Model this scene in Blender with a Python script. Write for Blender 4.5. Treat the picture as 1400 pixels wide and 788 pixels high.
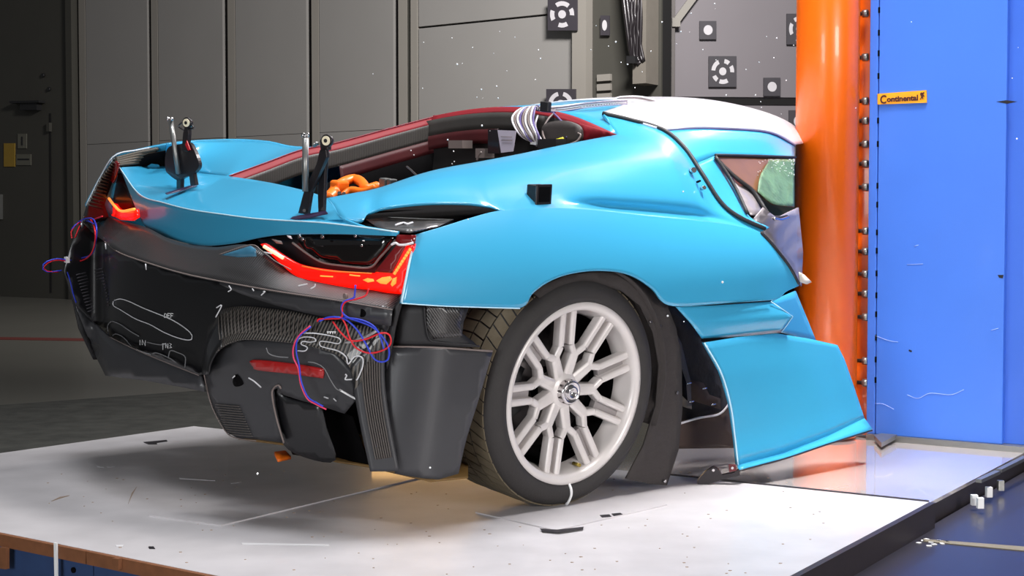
import bpy, bmesh, math, random
import numpy as np
from mathutils import Matrix, Vector
from mathutils.geometry import delaunay_2d_cdt
random.seed(7)
rng = np.random.RandomState(5)
for o in list(bpy.data.objects): bpy.data.objects.remove(o)
S = bpy.context.scene
COL = S.collection
PI = math.pi

# ------------------------------------------------------------------ camera, world, lamps, exposure
FPX, PITCH, CAMZ = 2000.0, 0.039, 0.86
cam_d = bpy.data.cameras.new('camera'); cam = bpy.data.objects.new('camera', cam_d); COL.objects.link(cam)
cam_d.sensor_width = 36.0; cam_d.lens = 36.0 * FPX / 1400.0
cam.location = (0, 0, CAMZ); cam.rotation_euler = (PI / 2 - PITCH, 0, 0)
cam_d.clip_start = 0.05; cam_d.clip_end = 200
S.camera = cam

w = bpy.data.worlds.new('hall_air'); S.world = w; w.use_nodes = True
w.node_tree.nodes['Background'].inputs[0].default_value = (0.80, 0.83, 0.88, 1)
w.node_tree.nodes['Background'].inputs[1].default_value = 0.12

def area(name, loc, target, power, sx, sy, col=(1, 1, 1), spread=180):
    d = bpy.data.lights.new(name, 'AREA'); d.shape = 'RECTANGLE'; d.size = sx; d.size_y = sy
    d.energy = power; d.color = col; d.spread = math.radians(spread)
    o = bpy.data.objects.new(name, d); COL.objects.link(o); o.location = loc
    o.rotation_euler = (Vector(target) - Vector(loc)).to_track_quat('-Z', 'Y').to_euler()
    return o
area('ceiling_lamp', (1.4, 4.75, 5.2), (1.0, 4.6, 0), 130, 1.4, 1.0, (1.0, 0.98, 0.97), 130)
area('ceiling_lamp', (-0.9, 4.3, 5.3), (-0.3, 4.2, 0), 96, 1.2, 0.9, (0.95, 0.97, 1.0), 130)
area('ceiling_spot', (1.7, 4.6, 5.0), (1.15, 5.35, 0), 15, 0.6, 0.6, (1.0, 0.96, 0.93), 36)
area('unseen_flood', (3.4, 0.2, 1.35), (0.9, 4.6, 0.7), 72, 1.4, 1.0, (1.0, 0.96, 0.94), 120)
area('unseen_flood', (-2.4, -0.6, 0.95), (-0.6, 4.4, 0.7), 50, 1.6, 1.2, (0.96, 0.98, 1.0), 120)  # fill added on the left to brighten the tail
area('unseen_flood', (3.2, 9.0, 4.6), (1.2, 5.9, 0.0), 110, 1.4, 1.0, (1.0, 0.97, 0.95), 110)
area('under_car_fill', (-0.3, 8.3, 0.45), (0.1, 4.2, 0.05), 0.8, 1.0, 0.2, (1.0, 0.56, 0.20), 70)  # added warm light that browns the shade under the car
area('wall_washer', (1.6, 10.0, 6.5), (-0.6, 17.5, 2.2), 560, 2.0, 1.0, (1.0, 0.98, 0.96), 120)

S.view_settings.view_transform = 'Standard'; S.view_settings.look = 'None'
S.view_settings.gamma = 1.0; S.view_settings.exposure = 0.0; S.view_settings.use_curve_mapping = False

# ------------------------------------------------------------------ measuring helpers
CP, SP = math.cos(PITCH), math.sin(PITCH)
def ray(px, py):
    a = (px - 700) / FPX; b = (394 - py) / FPX
    return np.array([a, CP + b * SP, -SP + b * CP])
ORG = np.array([0, 0, CAMZ])
def wz(px, py, z=0.0):
    r = ray(px, py); return ORG + r * ((z - CAMZ) / r[2])
def wd(px, py, d):
    r = ray(px, py); return ORG + r * (d / r[1])
def wplane(px, py, p0, n):
    r = ray(px, py); n = np.array(n, float); return ORG + r * (np.dot(np.array(p0) - ORG, n) / np.dot(r, n))
# pose of the car on the sled: nose turned right, lifted on its far side by the hit
YAW, NOSE, ROLL = math.radians(-48.17450425), math.radians(2.04597021), math.radians(7.08969225)
CARR = np.array(Matrix.Rotation(YAW, 3, 'Z') @ Matrix.Rotation(NOSE, 3, 'X') @ Matrix.Rotation(ROLL, 3, 'Y'))
CART = np.array([-0.45412699, 5.23474575, -0.73757857 + CAMZ])
CO = CARR.T @ (ORG - CART)
def P(px, py, **k):                                     # point of the car at a known x, y or z
    r = CARR.T @ ray(px, py); (ax, val), = k.items(); i = 'xyz'.index(ax)
    return CO + r * ((val - CO[i]) / r[i])
def hit(px, py, F):
    r = CARR.T @ ray(px, py); s = 3.0; f0 = F(CO + r * s)
    while s < 8.5:
        s2 = s + 0.03; f1 = F(CO + r * s2)
        if f0 < 0 <= f1:
            a, b = s, s2
            for _ in range(26):
                m = (a + b) / 2
                if F(CO + r * m) < 0: a = m
                else: b = m
            q = CO + r * b
            return q if q[0] > -0.98 else CO + r * ((-0.95 - CO[0]) / r[0])
        s, f0 = s2, f1
    return CO + r * ((-0.95 - CO[0]) / r[0])
def FR(yc=0.90, k=0.25, e=2.4, tilt=0.0, off=0.0):      # tail surface, bowed in plan
    return lambda p: p[1] + off - (-yc + k * (abs(p[0]) / 0.93) ** e + tilt * (p[2] - 0.6))
def XS(y, z):
    W = 0.985 - (0.06 * (y / 0.68) ** 2 if y < 0 else 0.035 * y * y)
    return W - 2.0 * max(0.0, z - 0.66) ** 2
def FS(off=0.0): return lambda p: XS(p[1], p[2]) + off - p[0]
def FSR(k=0.08, **kw):                                  # rounded corner between tail and flank
    a, b = FR(**kw), FS(-0.01)
    def F(p):
        u, v = a(p), b(p); h = max(k - abs(u - v), 0) / k
        return min(u, v) - h * h * k * 0.25
    return F
def FP(**k):
    (ax, val), = k.items(); i = 'xyz'.index(ax)
    return (lambda p: val - p[i]) if ax == 'x' else (lambda p: p[i] - val)

# ------------------------------------------------------------------ materials
def lin(r, g, b):
    f = lambda c: (c / 255 / 12.92) if c / 255 <= 0.04045 else ((c / 255 + 0.055) / 1.055) ** 2.4
    return (f(r), f(g), f(b), 1)
MATS = {}
def mat(name, rgb, rough=0.5, metal=0.0, coat=0.0, var=0.06, scale=12.0, bump=0.0, bscale=60.0, emit=None, estr=0.0, alpha=1.0, trans=0.0, spec=0.5):
    m = bpy.data.materials.new(name); m.use_nodes = True; nt = m.node_tree; N, L = nt.nodes, nt.links
    b = N['Principled BSDF']; c = lin(*rgb)
    b.inputs['Roughness'].default_value = rough; b.inputs['Metallic'].default_value = metal
    b.inputs['Coat Weight'].default_value = coat; b.inputs['Coat Roughness'].default_value = 0.05
    b.inputs['Specular IOR Level'].default_value = spec
    tc = N.new('ShaderNodeTexCoord')
    if var > 0:
        n = N.new('ShaderNodeTexNoise'); n.inputs['Scale'].default_value = scale; n.inputs['Detail'].default_value = 6
        L.new(tc.outputs['Object'], n.inputs['Vector'])
        r = N.new('ShaderNodeMix'); r.data_type = 'RGBA'; r.blend_type = 'MIX'
        L.new(n.outputs['Fac'], r.inputs[0])
        r.inputs[6].default_value = tuple(x * (1 - var * 1.6) for x in c[:3]) + (1,)
        r.inputs[7].default_value = tuple(min(1, x * (1 + var * 1.6)) for x in c[:3]) + (1,)
        L.new(r.outputs[2], b.inputs['Base Color'])
    else: b.inputs['Base Color'].default_value = c
    if bump > 0:
        n2 = N.new('ShaderNodeTexNoise'); n2.inputs['Scale'].default_value = bscale; n2.inputs['Detail'].default_value = 5
        L.new(tc.outputs['Object'], n2.inputs['Vector'])
        bp = N.new('ShaderNodeBump'); bp.inputs['Strength'].default_value = bump; bp.inputs['Distance'].default_value = 0.01
        L.new(n2.outputs['Fac'], bp.inputs['Height']); L.new(bp.outputs['Normal'], b.inputs['Normal'])
    if emit is not None:
        b.inputs['Emission Color'].default_value = lin(*emit); b.inputs['Emission Strength'].default_value = estr
    if trans: b.inputs['Transmission Weight'].default_value = trans
    if alpha < 1: b.inputs['Alpha'].default_value = alpha
    MATS[name] = m; return m
def carbon(name, rgb1, rgb2, freq, axis='X', rough=0.35, coat=0.3):
    m = mat(name, rgb1, rough, 0, coat, 0); nt = m.node_tree; N, L = nt.nodes, nt.links
    tc = N.new('ShaderNodeTexCoord'); wv = N.new('ShaderNodeTexWave'); wv.bands_direction = axis
    wv.inputs['Scale'].default_value = freq; wv.inputs['Distortion'].default_value = 0.4
    L.new(tc.outputs['Object'], wv.inputs['Vector'])
    r = N.new('ShaderNodeValToRGB'); r.color_ramp.elements[0].color = lin(*rgb1); r.color_ramp.elements[1].color = lin(*rgb2)
    r.color_ramp.elements[0].position = 0.35; r.color_ramp.elements[1].position = 0.75
    L.new(wv.outputs['Fac'], r.inputs[0]); L.new(r.outputs[0], N['Principled BSDF'].inputs['Base Color'])
    bp = N.new('ShaderNodeBump'); bp.inputs['Strength'].default_value = 0.25; bp.inputs['Distance'].default_value = 0.004
    L.new(wv.outputs['Fac'], bp.inputs['Height']); L.new(bp.outputs['Normal'], N['Principled BSDF'].inputs['Normal'])
    return m
BLUE = mat('sky_blue_paint', (54, 154, 194), 0.34, 0, 0.4, 0.02, 3)
BLUE_IN = mat('blue_primer_back', (30, 60, 80), 0.6)
ROOFW = mat('roof_glare_white', (225, 224, 232), 0.25, 0, 0.5, 0.02)  # glare mirrored in the roof, put into its base colour
BLACK = mat('matte_black_plastic', (26, 25, 27), 0.55)
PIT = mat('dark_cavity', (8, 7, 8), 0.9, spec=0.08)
GREYB = mat('satin_charcoal_panel', (50, 50, 53), 0.42, 0, 0.1, 0.05, 20)
LINER = mat('arch_liner_felt', (48, 43, 42), 0.85, 0, 0, 0.12, 30, 0.3)
BROWN = mat('dusty_brown_plate', (66, 50, 42), 0.8, 0, 0, 0.12, 20)
CARB = carbon('carbon_weave', (22, 22, 24), (60, 58, 58), 46, 'X', 0.42)
CARB_D = mat('smooth_dark_carbon', (17, 17, 20), 0.36, 0, 0.25, 0.1, 30)
CARB_R = carbon('ribbed_carbon', (22, 22, 24), (96, 90, 84), 34, 'X', 0.4)
CARB_RZ = carbon('ribbed_carbon_upright', (24, 24, 26), (84, 79, 74), 40, 'Z', 0.4)
CARB_RY = carbon('ribbed_carbon_side', (22, 22, 24), (66, 62, 60), 60, 'DIAGONAL', 0.4)
CARB_IN = carbon('inner_carbon_panel', (44, 42, 40), (80, 76, 72), 60, 'Y', 0.5, 0.1)
REDP = mat('dark_red_primer', (128, 10, 26), 0.6, 0, 0.0, 0.1, 15)
REDR = mat('red_reflector', (160, 22, 22), 0.3, 0, 0.4)
LEDR = mat('red_lamp_glow', (200, 10, 5), 0.25, 0, 0.5, 0, emit=(255, 18, 5), estr=1.0)
LEDD = mat('dim_red_lens', (96, 14, 18), 0.2, 0, 0.6, 0.05, emit=(200, 10, 10), estr=0.08)
LEDC = mat('amber_lamp_core', (255, 150, 60), 0.3, 0, 0, 0, emit=(255, 120, 50), estr=1.7)
LEDP = mat('pale_lamp_core', (255, 190, 160), 0.3, 0, 0, 0, emit=(255, 170, 130), estr=1.7)
DGLASS = mat('smoked_lens', (15, 13, 13), 0.08, 0, 1.0, 0.1, 20)
TYRE = mat('tyre_rubber', (40, 37, 36), 0.72, 0, 0, 0.1, 25, 0.1, 120)
TREAD = mat('worn_tread_rubber', (92, 82, 64), 0.85, 0, 0, 0.15, 40)
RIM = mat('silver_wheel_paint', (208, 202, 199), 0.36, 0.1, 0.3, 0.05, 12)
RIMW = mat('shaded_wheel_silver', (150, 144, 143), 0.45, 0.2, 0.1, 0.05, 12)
CHROME = mat('polished_metal', (210, 206, 206), 0.18, 1.0)
STEEL = mat('dull_steel', (140, 140, 138), 0.4, 0.8)
DISC = mat('brake_disc_iron', (60, 56, 56), 0.4, 0.7)
ORANGE = mat('orange_post_paint', (255, 108, 6), 0.33, 0, 0.2, 0.05, 4, 0.04, 25)
ORANGEC = mat('orange_cable_sheath', (255, 118, 20), 0.4)
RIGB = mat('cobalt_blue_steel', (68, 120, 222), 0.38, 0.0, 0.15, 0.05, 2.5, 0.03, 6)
WHITE = mat('white_board_paint', (194, 190, 192), 0.42, 0, 0.15, 0.13, 6, 0.05, 30)
WOOD = mat('brown_plywood_edge', (120, 74, 44), 0.7, 0, 0, 0.2, 30)
BLUEPLY = mat('faded_blue_plywood', (38, 62, 104), 0.7, 0, 0, 0.2, 14)
DARKEDGE = mat('black_edge_rail', (44, 38, 40), 0.5, 0, 0, 0.15, 20)
TAPE = mat('white_tape', (235, 235, 235), 0.5)
BTAPE = mat('black_tape', (22, 18, 26), 0.5)
CHALK = mat('white_chalk', (205, 205, 208), 0.9, var=0.15, scale=80)
WRED = mat('red_wire', (215, 26, 40), 0.4)
WBLUE = mat('blue_wire', (40, 62, 200), 0.4)
WWHITE = mat('white_wire', (225, 220, 224), 0.45)
WGREY = mat('grey_wire', (120, 108, 104), 0.5)
WVIOL = mat('violet_wire', (92, 80, 130), 0.5)
YELL = mat('yellow_plastic', (210, 200, 40), 0.5)
LABELM = mat('paper_label', (188, 180, 196), 0.6)
WALLP = mat('grey_wall_panel', (134, 131, 128), 0.6, 0, 0, 0.03, 1.5)
WALLT = mat('pale_grey_trim', (134, 129, 122), 0.6, 0, 0, 0.03, 2)
WALLD = mat('dim_door_grey', (62, 60, 54), 0.7, 0, 0, 0.06, 2)
WALLR = mat('violet_grey_wall', (112, 106, 110), 0.6, 0, 0, 0.05, 1)
GAP = mat('black_joint', (12, 9, 10), 0.9)
TGT = mat('target_card_black', (54, 50, 56), 0.6)
TGW = mat('target_card_white', (190, 186, 190), 0.6)
FLOORM = mat('grey_hall_floor', (96, 94, 88), 0.35, 0, 0.1, 0.08, 0.8)
MATM = mat('speckled_dark_floor', (62, 62, 58), 0.6, 0, 0, 0.45, 9, 0.2, 30)
FLOORB = mat('glossy_navy_floor', (46, 43, 49), 0.36, 0, 0.1, 0.12, 1.6)
SHEETM = mat('polished_steel_sheet', (205, 196, 192), 0.14, 0.0, 1.0, 0.2, 2.5, 0.02, 5, spec=0.9)
REDLINE = mat('red_floor_line', (92, 34, 28), 0.6)
GLASSW = mat('crazed_green_glass', (82, 112, 84), 0.45, 0, 0.15, 0.5, 22, 0.5, 60)
GLASSB = mat('brown_window_glass', (112, 78, 54), 0.35, 0, 0.2, 0.15, 12)
GRIT = mat('glass_grit', (240, 240, 240), 0.2, 0, 0.5, 0, emit=None)
SIGNO = mat('orange_sign_print', (255, 164, 20), 0.5)
SIGNT = mat('dark_sign_print', (70, 24, 16), 0.5, var=0)
CRUMP = mat('crumpled_grey_skin', (150, 142, 146), 0.3, 0.2, 0.4, 0.2, 8)
DMETAL = mat('black_bracket_metal', (38, 33, 36), 0.38, 0.3, 0.2)
MAROON = mat('maroon_metal', (90, 22, 28), 0.4)

# ------------------------------------------------------------------ mesh helpers
def empty(name, loc=(0, 0, 0), label=None, cat=None, group=None, rot=None):
    o = bpy.data.objects.new(name, None); COL.objects.link(o); o.location = loc; o.empty_display_size = 0.1
    if rot is not None: o.rotation_euler = rot
    tag(o, label, cat, group); return o
def tag(o, label=None, cat=None, group=None, kind=None):
    if label: o['label'] = label
    if cat: o['category'] = cat
    if group: o['group'] = group
    if kind: o['kind'] = kind
    return o
def mesh(name, vs, fs, m, parent=None, smooth=True, thick=0.0, bevel=0.0, face_to=None, off=-1.0, rim_mat=None):
    me = bpy.data.meshes.new(name)
    me.from_pydata([tuple(map(float, v)) for v in vs], [], [tuple(f) for f in fs]); me.validate()
    if face_to is not None:
        n = Vector((0, 0, 0)); 
        for p in me.polygons: n += (Vector(face_to) - p.center).normalized().dot(p.normal) * p.area * Vector((1, 0, 0))
        if n.x < 0: me.flip_normals()
    else:
        bm = bmesh.new(); bm.from_mesh(me); bmesh.ops.recalc_face_normals(bm, faces=bm.faces); bm.to_mesh(me); bm.free()
    for p in me.polygons: p.use_smooth = smooth
    me.materials.append(m)
    o = bpy.data.objects.new(name, me); COL.objects.link(o)
    if parent: o.parent = parent
    if thick:
        md = o.modifiers.new('thickness', 'SOLIDIFY'); md.thickness = thick; md.offset = off; md.use_even_offset = False
        if rim_mat: me.materials.append(rim_mat); md.material_offset = 1; md.material_offset_rim = 1
    if bevel:
        md = o.modifiers.new('bevel', 'BEVEL'); md.width = bevel; md.segments = 2; md.limit_method = 'ANGLE'
    return o
def cr(pts, n):                                          # Catmull-Rom resampling by length
    p = np.array(pts, float)
    if len(p) == 2: return p[0] + (p[1] - p[0]) * np.linspace(0, 1, n)[:, None]
    q = np.vstack([2 * p[0] - p[1], p, 2 * p[-1] - p[-2]]); out = []
    for i in range(1, len(q) - 2):
        a, b, c, d = q[i - 1], q[i], q[i + 1], q[i + 2]
        for t in np.linspace(0, 1, 14, endpoint=False):
            out.append(0.5 * (2 * b + (c - a) * t + (2 * a - 5 * b + 4 * c - d) * t * t + (3 * b - a - 3 * c + d) * t ** 3))
    out.append(p[-1]); return rs(out, n)
def rs(pts, n):                                          # straight resampling by length
    p = np.array(pts, float); L = np.r_[0, np.cumsum(np.linalg.norm(np.diff(p, axis=0), axis=1))]
    return np.c_[[np.interp(np.linspace(0, L[-1], n), L, p[:, k]) for k in range(p.shape[1])]].T
def grid(name, G, m, parent=None, **k):
    nu, nv = len(G), len(G[0]); vs = [p for r in G for p in r]
    fs = [(i * nv + j, i * nv + j + 1, (i + 1) * nv + j + 1, (i + 1) * nv + j) for i in range(nu - 1) for j in range(nv - 1)]
    return mesh(name, vs, fs, m, parent, **k)
def coons_pts(c0, c1, d0, d1, nu=24, nv=12, curve=cr, bulge=None):
    a, b, l, r = curve(c0, nu), curve(c1, nu), curve(d0, nv), curve(d1, nv)
    G = []
    for j in range(nv):
        v = j / (nv - 1); row = []
        for i in range(nu):
            u = i / (nu - 1)
            p = (1 - v) * a[i] + v * b[i] + (1 - u) * l[j] + u * r[j] - ((1 - u) * (1 - v) * a[0] + u * (1 - v) * a[-1] + (1 - u) * v * b[0] + u * v * b[-1])
            if bulge is not None: p = p + np.array(bulge) * (16 * u * (1 - u) * v * (1 - v)) / 1.0
            row.append(p)
        G.append(row)
    return G
def coons(name, c0, c1, d0, d1, m, parent=None, nu=24, nv=12, curve=cr, bulge=None, **k):
    k.setdefault('face_to', tuple(CO)); return grid(name, coons_pts(c0, c1, d0, d1, nu, nv, curve, bulge), m, parent, **k)
def inside(pt, poly):
    x, y = pt; c = False; n = len(poly); j = n - 1
    for i in range(n):
        xi, yi = poly[i]; xj, yj = poly[j]
        if (yi > y) != (yj > y) and x < (xj - xi) * (y - yi) / (yj - yi) + xi: c = not c
        j = i
    return c
def fill2d(poly, step):
    pts = []
    for i in range(len(poly)):
        a, b = np.array(poly[i], float), np.array(poly[(i + 1) % len(poly)], float)
        k = max(1, int(np.linalg.norm(b - a) / step))
        for t in range(k): pts.append(a + (b - a) * t / k)
    nb = len(pts); bp = np.array(pts); lo, hi = bp.min(0), bp.max(0)
    for y in np.arange(lo[1] + step / 2, hi[1], step):
        for x in np.arange(lo[0] + step / 2, hi[0], step):
            if inside((x, y), bp) and np.min(np.hypot(bp[:, 0] - x, bp[:, 1] - y)) > step * 0.55: pts.append(np.array([x, y]))
    edges = [(i, (i + 1) % nb) for i in range(nb)]
    v, e, f, *_ = delaunay_2d_cdt([Vector(p) for p in pts], edges, [], 1, 1e-5)
    return [tuple(x) for x in v], [tuple(x) for x in f]
def smooth_poly(poly, n):                                # closed smooth outline
    p = [np.array(q, float) for q in poly]; q = p[-2:] + p + p[:2]
    c = cr(q, n * 3); a, b = p[0], p[-1]
    ia = int(np.argmin(np.hypot(*(c - a).T)[:n])) ; 
    out = []
    for i in range(len(p)):
        p0, p1, p2, p3 = p[i - 1], p[i], p[(i + 1) % len(p)], p[(i + 2) % len(p)]
        for t in np.linspace(0, 1, max(2, n // len(p)), endpoint=False):
            out.append(tuple(0.5 * (2 * p1 + (p2 - p0) * t + (2 * p0 - 5 * p1 + 4 * p2 - p3) * t * t + (3 * p1 - p0 - 3 * p2 + p3) * t ** 3)))
    return out
def sheet(name, poly, F, m, parent=None, step=9, thick=0.006, fn=None, **k):
    v, f = fill2d(poly, step); fn = fn or (lambda a, b: hit(a, b, F))
    k.setdefault('face_to', tuple(CO))
    return mesh(name, [fn(*p) for p in v], f, m, parent, thick=thick, **k)
def cv(pts, n=None): return [tuple(p) for p in cr(pts, n or len(pts) * 5)]
def ruled(name, top, bot, F, m, parent, nu=60, nv=20, bias=1.0, thick=.008, **k):
    a, b = rs(cr(top, nu * 3), nu), rs(cr(bot, nu * 3), nu)
    G = [[hit(*(a[i] * (1 - t) + b[i] * t), F) for i in range(nu)] for t in np.linspace(0, 1, nv) ** bias]
    k.setdefault('face_to', tuple(CO)); return grid(name, G, m, parent, thick=thick, **k)
def tube_geo(pts, r, n=8, smooth=True, taper=None):
    p = cr(pts, max(len(pts) * 6, 8)) if smooth and len(pts) > 2 else np.array(pts, float)
    vs, fs = [], []; up = np.array([0.12, 0.31, 0.94]); N = None
    for i in range(len(p)):
        t = p[min(i + 1, len(p) - 1)] - p[max(i - 1, 0)]; t = t / (np.linalg.norm(t) + 1e-12)
        if N is None: N = np.cross(t, up); N /= np.linalg.norm(N)
        else: N = N - t * N.dot(t); N /= (np.linalg.norm(N) + 1e-12)
        B = np.cross(t, N); rr = r if taper is None else r * (taper[0] + (taper[1] - taper[0]) * i / (len(p) - 1))
        for k in range(n): a = 2 * PI * k / n; vs.append(p[i] + rr * (math.cos(a) * N + math.sin(a) * B))
    for i in range(len(p) - 1):
        for k in range(n): fs.append((i * n + k, i * n + (k + 1) % n, (i + 1) * n + (k + 1) % n, (i + 1) * n + k))
    fs.append(tuple(range(n))[::-1]); fs.append(tuple((len(p) - 1) * n + k for k in range(n)))
    return vs, fs
def tube(name, pts, r, m, parent=None, n=8, smooth=True, taper=None):
    v, f = tube_geo(pts, r, n, smooth, taper); return mesh(name, v, f, m, parent)
def join(parts):
    V, Fc = [], []
    for v, f in parts:
        b = len(V); V += [tuple(x) for x in v]; Fc += [tuple(i + b for i in q) for q in f]
    return V, Fc
def box_geo(c, s, M=None):
    c = np.array(c, float); M = np.eye(3) if M is None else np.array(M)
    v = [c + M @ (np.array([x, y, z]) * np.array(s) / 2) for x in (-1, 1) for y in (-1, 1) for z in (-1, 1)]
    return v, [(0, 1, 3, 2), (4, 6, 7, 5), (0, 4, 5, 1), (2, 3, 7, 6), (0, 2, 6, 4), (1, 5, 7, 3)]
def box(name, c, s, m, parent=None, M=None, bevel=0.0):
    v, f = box_geo(c, s, M); return mesh(name, v, f, m, parent, smooth=False, bevel=bevel)
def prism_geo(pts, d):                                   # extrude a 3-D polygon by vector d
    n = len(pts); d = np.array(d, float); v = [np.array(p, float) for p in pts] + [np.array(p, float) + d for p in pts]
    return v, [tuple(range(n))[::-1], tuple(range(n, 2 * n))] + [(i, (i + 1) % n, n + (i + 1) % n, n + i) for i in range(n)]
def prism(name, pts, d, m, parent=None, bevel=0.0, smooth=False):
    v, f = prism_geo(pts, d); return mesh(name, v, f, m, parent, smooth=smooth, bevel=bevel)
def lathe_geo(prof, n=64, a0=0.0, a1=2 * PI):            # profile (x, r) about the x axis
    full = abs(a1 - a0 - 2 * PI) < 1e-6; k = n if full else n + 1; vs, fs = [], []
    for i in range(k):
        a = a0 + (a1 - a0) * i / n
        for x, r in prof: vs.append((x, r * math.sin(a), r * math.cos(a)))
    q = len(prof)
    for i in range(n):
        j = (i + 1) % k
        for t in range(q - 1): fs.append((i * q + t, i * q + t + 1, j * q + t + 1, j * q + t))
    return vs, fs
def lathe(name, prof, m, parent=None, n=64, loc=None, **k):
    v, f = lathe_geo(prof, n); o = mesh(name, v, f, m, parent, **k)
    if loc is not None: o.location = loc
    return o
def frame_of(z):
    z = np.array(z, float); z /= np.linalg.norm(z); a = np.array([1, 0, 0]) if abs(z[0]) < 0.8 else np.array([0, 1, 0])
    x = np.cross(a, z); x /= np.linalg.norm(x); return np.array([x, np.cross(z, x), z]).T
def cyl_geo(a, b, r, n=16, r2=None):
    a, b = np.array(a, float), np.array(b, float); M = frame_of(b - a); r2 = r if r2 is None else r2; vs = []
    for p, q in ((a, r), (b, r2)):
        for k in range(n): t = 2 * PI * k / n; vs.append(p + M @ np.array([q * math.cos(t), q * math.sin(t), 0]))
    return vs, [tuple(range(n))[::-1], tuple(range(n, 2 * n))] + [(k, (k + 1) % n, n + (k + 1) % n, n + k) for k in range(n)]
def cyl(name, a, b, r, m, parent=None, n=16, r2=None, smooth=False, bevel=0.0):
    v, f = cyl_geo(a, b, r, n, r2); o = mesh(name, v, f, m, parent, smooth=False, bevel=bevel)
    for p in o.data.polygons: p.use_smooth = len(p.vertices) == 4
    return o

D1 = np.array([0.823, -0.568, 0.0]); D2 = np.array([0.568, 0.823, 0.0]); UP = np.array([0, 0, 1.0])
FZ = -0.14                                               # hall floor, below the sled
# ------------------------------------------------------------------ the hall
v, f = box_geo((0, 12, FZ - 0.05), (44, 50, 0.1)); tag(mesh('floor', v, f, FLOORM, smooth=False), kind='structure')
# darker polished floor in front of the barrier
A = wz(265, 583); B = wz(1270, 687); E1 = wz(1080, 788); F0 = wz(0, 728); F1 = wz(300, 788); L0 = wz(0, 620)
def isect(p, d, q, e):
    t = ((q - p)[0] * e[1] - (q - p)[1] * e[0]) / (d[0] * e[1] - d[1] * e[0]); return p + d * t
Dc = isect(A, L0 - A, F0, F1 - F0); Cc = isect(B, E1 - B, F0, F1 - F0)
rd = (E1 - B) / np.linalg.norm(E1 - B)                   # along the sled's right edge, towards the camera
q0 = B + rd * 3.5 + UP * (FZ); q1 = B - rd * 2.2 + UP * FZ
tag(prism('trim_1', [q0, q1, q1 + D1 * 4, q0 + D1 * 4], UP * 0.06, FLOORB), kind='structure')
# speckled strip of test track behind the sled
m0, m1 = wz(-150, 566, FZ), wz(560, 514, FZ)
n0 = m0 - D2 * 1.9; n1 = m1 - D2 * 1.9
tag(prism('trim_2', [m0, m1, wz(620, 600, FZ), wz(-150, 690, FZ)], UP * 0.004, MATM), kind='structure')
r0, r1 = wz(-120, 463, FZ), wz(330, 470, FZ)
rr = (r1 - r0) / np.linalg.norm(r1 - r0); rn = np.array([-rr[1], rr[0], 0])
tag(prism('trim_3', [r0, r1, r1 + rn * 0.28, r0 + rn * 0.28], UP * 0.004, REDLINE), kind='structure')

# back wall: upright sheet panels with dark joints and pale strips, parallel to the barrier
W0 = wz(50, 407, FZ); WN = D2
def onwall(px, z=None, py=None, off=0.0):
    p = wplane(px, 300 if py is None else py, W0 - WN * off, WN)
    if z is not None: p = np.array([p[0], p[1], z])
    return p
backw = tag(prism('wall_back', [onwall(-500, FZ), onwall(905, FZ), onwall(905, 8.0), onwall(-500, 8.0)], WN * 0.2, GAP), kind='structure')
def wpanel(x0, x1, z0, z1, m, proud, name='wall_panel', bevel=0.0):
    return prism(name, [onwall(x0, z0), onwall(x1, z0), onwall(x1, z1), onwall(x0, z1)], -WN * proud, m, backw, bevel)
zr = onwall(700, py=8)[2]
zs = onwall(260, py=191)[2]
for (x0, x1, st) in [(114, 207.5, 9), (212.5, 310, 9), (316.5, 423.8, 10), (430.5, 542, 10)]:
    for (za, zb) in ((FZ, zs - .003), (zs + .003, 8.0)):
        wpanel(x0 + st + 1, x1, za, zb, WALLP, 0.05)
    wpanel(x0 + .5, x0 + st, FZ, 8.0, WALLT, 0.052, 'wall_trim')
wpanel(549, 561, FZ, 8, WALLT, 0.052, 'wall_trim'); wpanel(561.6, 567, FZ, 8, WALLD, 0.05, 'wall_trim'); wpanel(567.6, 576.5, FZ, 8, WALLT, 0.08, 'wall_trim')
zj = onwall(660, py=30.5)[2]
wpanel(578, 791, FZ, zj - 0.012, WALLP, 0.07); wpanel(578, 791, zj + 0.012, 8, WALLP, 0.07)
wpanel(792, 811, FZ, 8, WALLT, 0.16, 'wall_trim')
wpanel(812, 905, FZ, 8, WALLD, 0.03)
wpanel(883, 901, onwall(883, py=118)[2], 8, mat('brownish_column_grey', (112, 106, 98), 0.6), 0.3, 'wall_trim')
for k in range(4): wpanel(820, 838, onwall(820, py=103 + k * 13 + 9)[2], onwall(820, py=103 + k * 13)[2], WALLT, 0.07, 'louver_slat')
# far-left service door
door = tag(prism('door_1', [onwall(-60, FZ), onwall(102, FZ), onwall(102, 8), onwall(-60, 8)], -WN * 0.08, WALLD), kind='structure')
prism('door_edge', [onwall(103, FZ), onwall(111, FZ), onwall(111, 8), onwall(103, 8)], -WN * 0.14, WALLD, door)
def ondoor(px, py): return wplane(px, py, W0 - WN * 0.08, WN)
prism('door_closer', [ondoor(34, 141), ondoor(57, 141), ondoor(57, 151), ondoor(34, 151)], -WN * 0.09, BLACK, door)
prism('closer_arm', [ondoor(22, 139), ondoor(62, 138), ondoor(62, 141), ondoor(22, 142)], -WN * 0.12, BLACK, door)
prism('door_seam', [ondoor(68, 155), ondoor(70, 155), ondoor(71, 400), ondoor(69, 400)], -WN * 0.01, GAP, door)
prism('hinge', [ondoor(67, 168), ondoor(71, 168), ondoor(71, 180), ondoor(67, 180)], -WN * 0.05, WALLD, door)
prism('door_handle', [ondoor(0, 266), ondoor(4, 266), ondoor(4, 300), ondoor(0, 300)], -WN * 0.06, STEEL, door)
for (x, y) in ((60, 103), (68, 122)): cyl('bolt', ondoor(x, y), ondoor(x, y) - WN * 0.03, 0.03, BLACK, door, 10)
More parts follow.
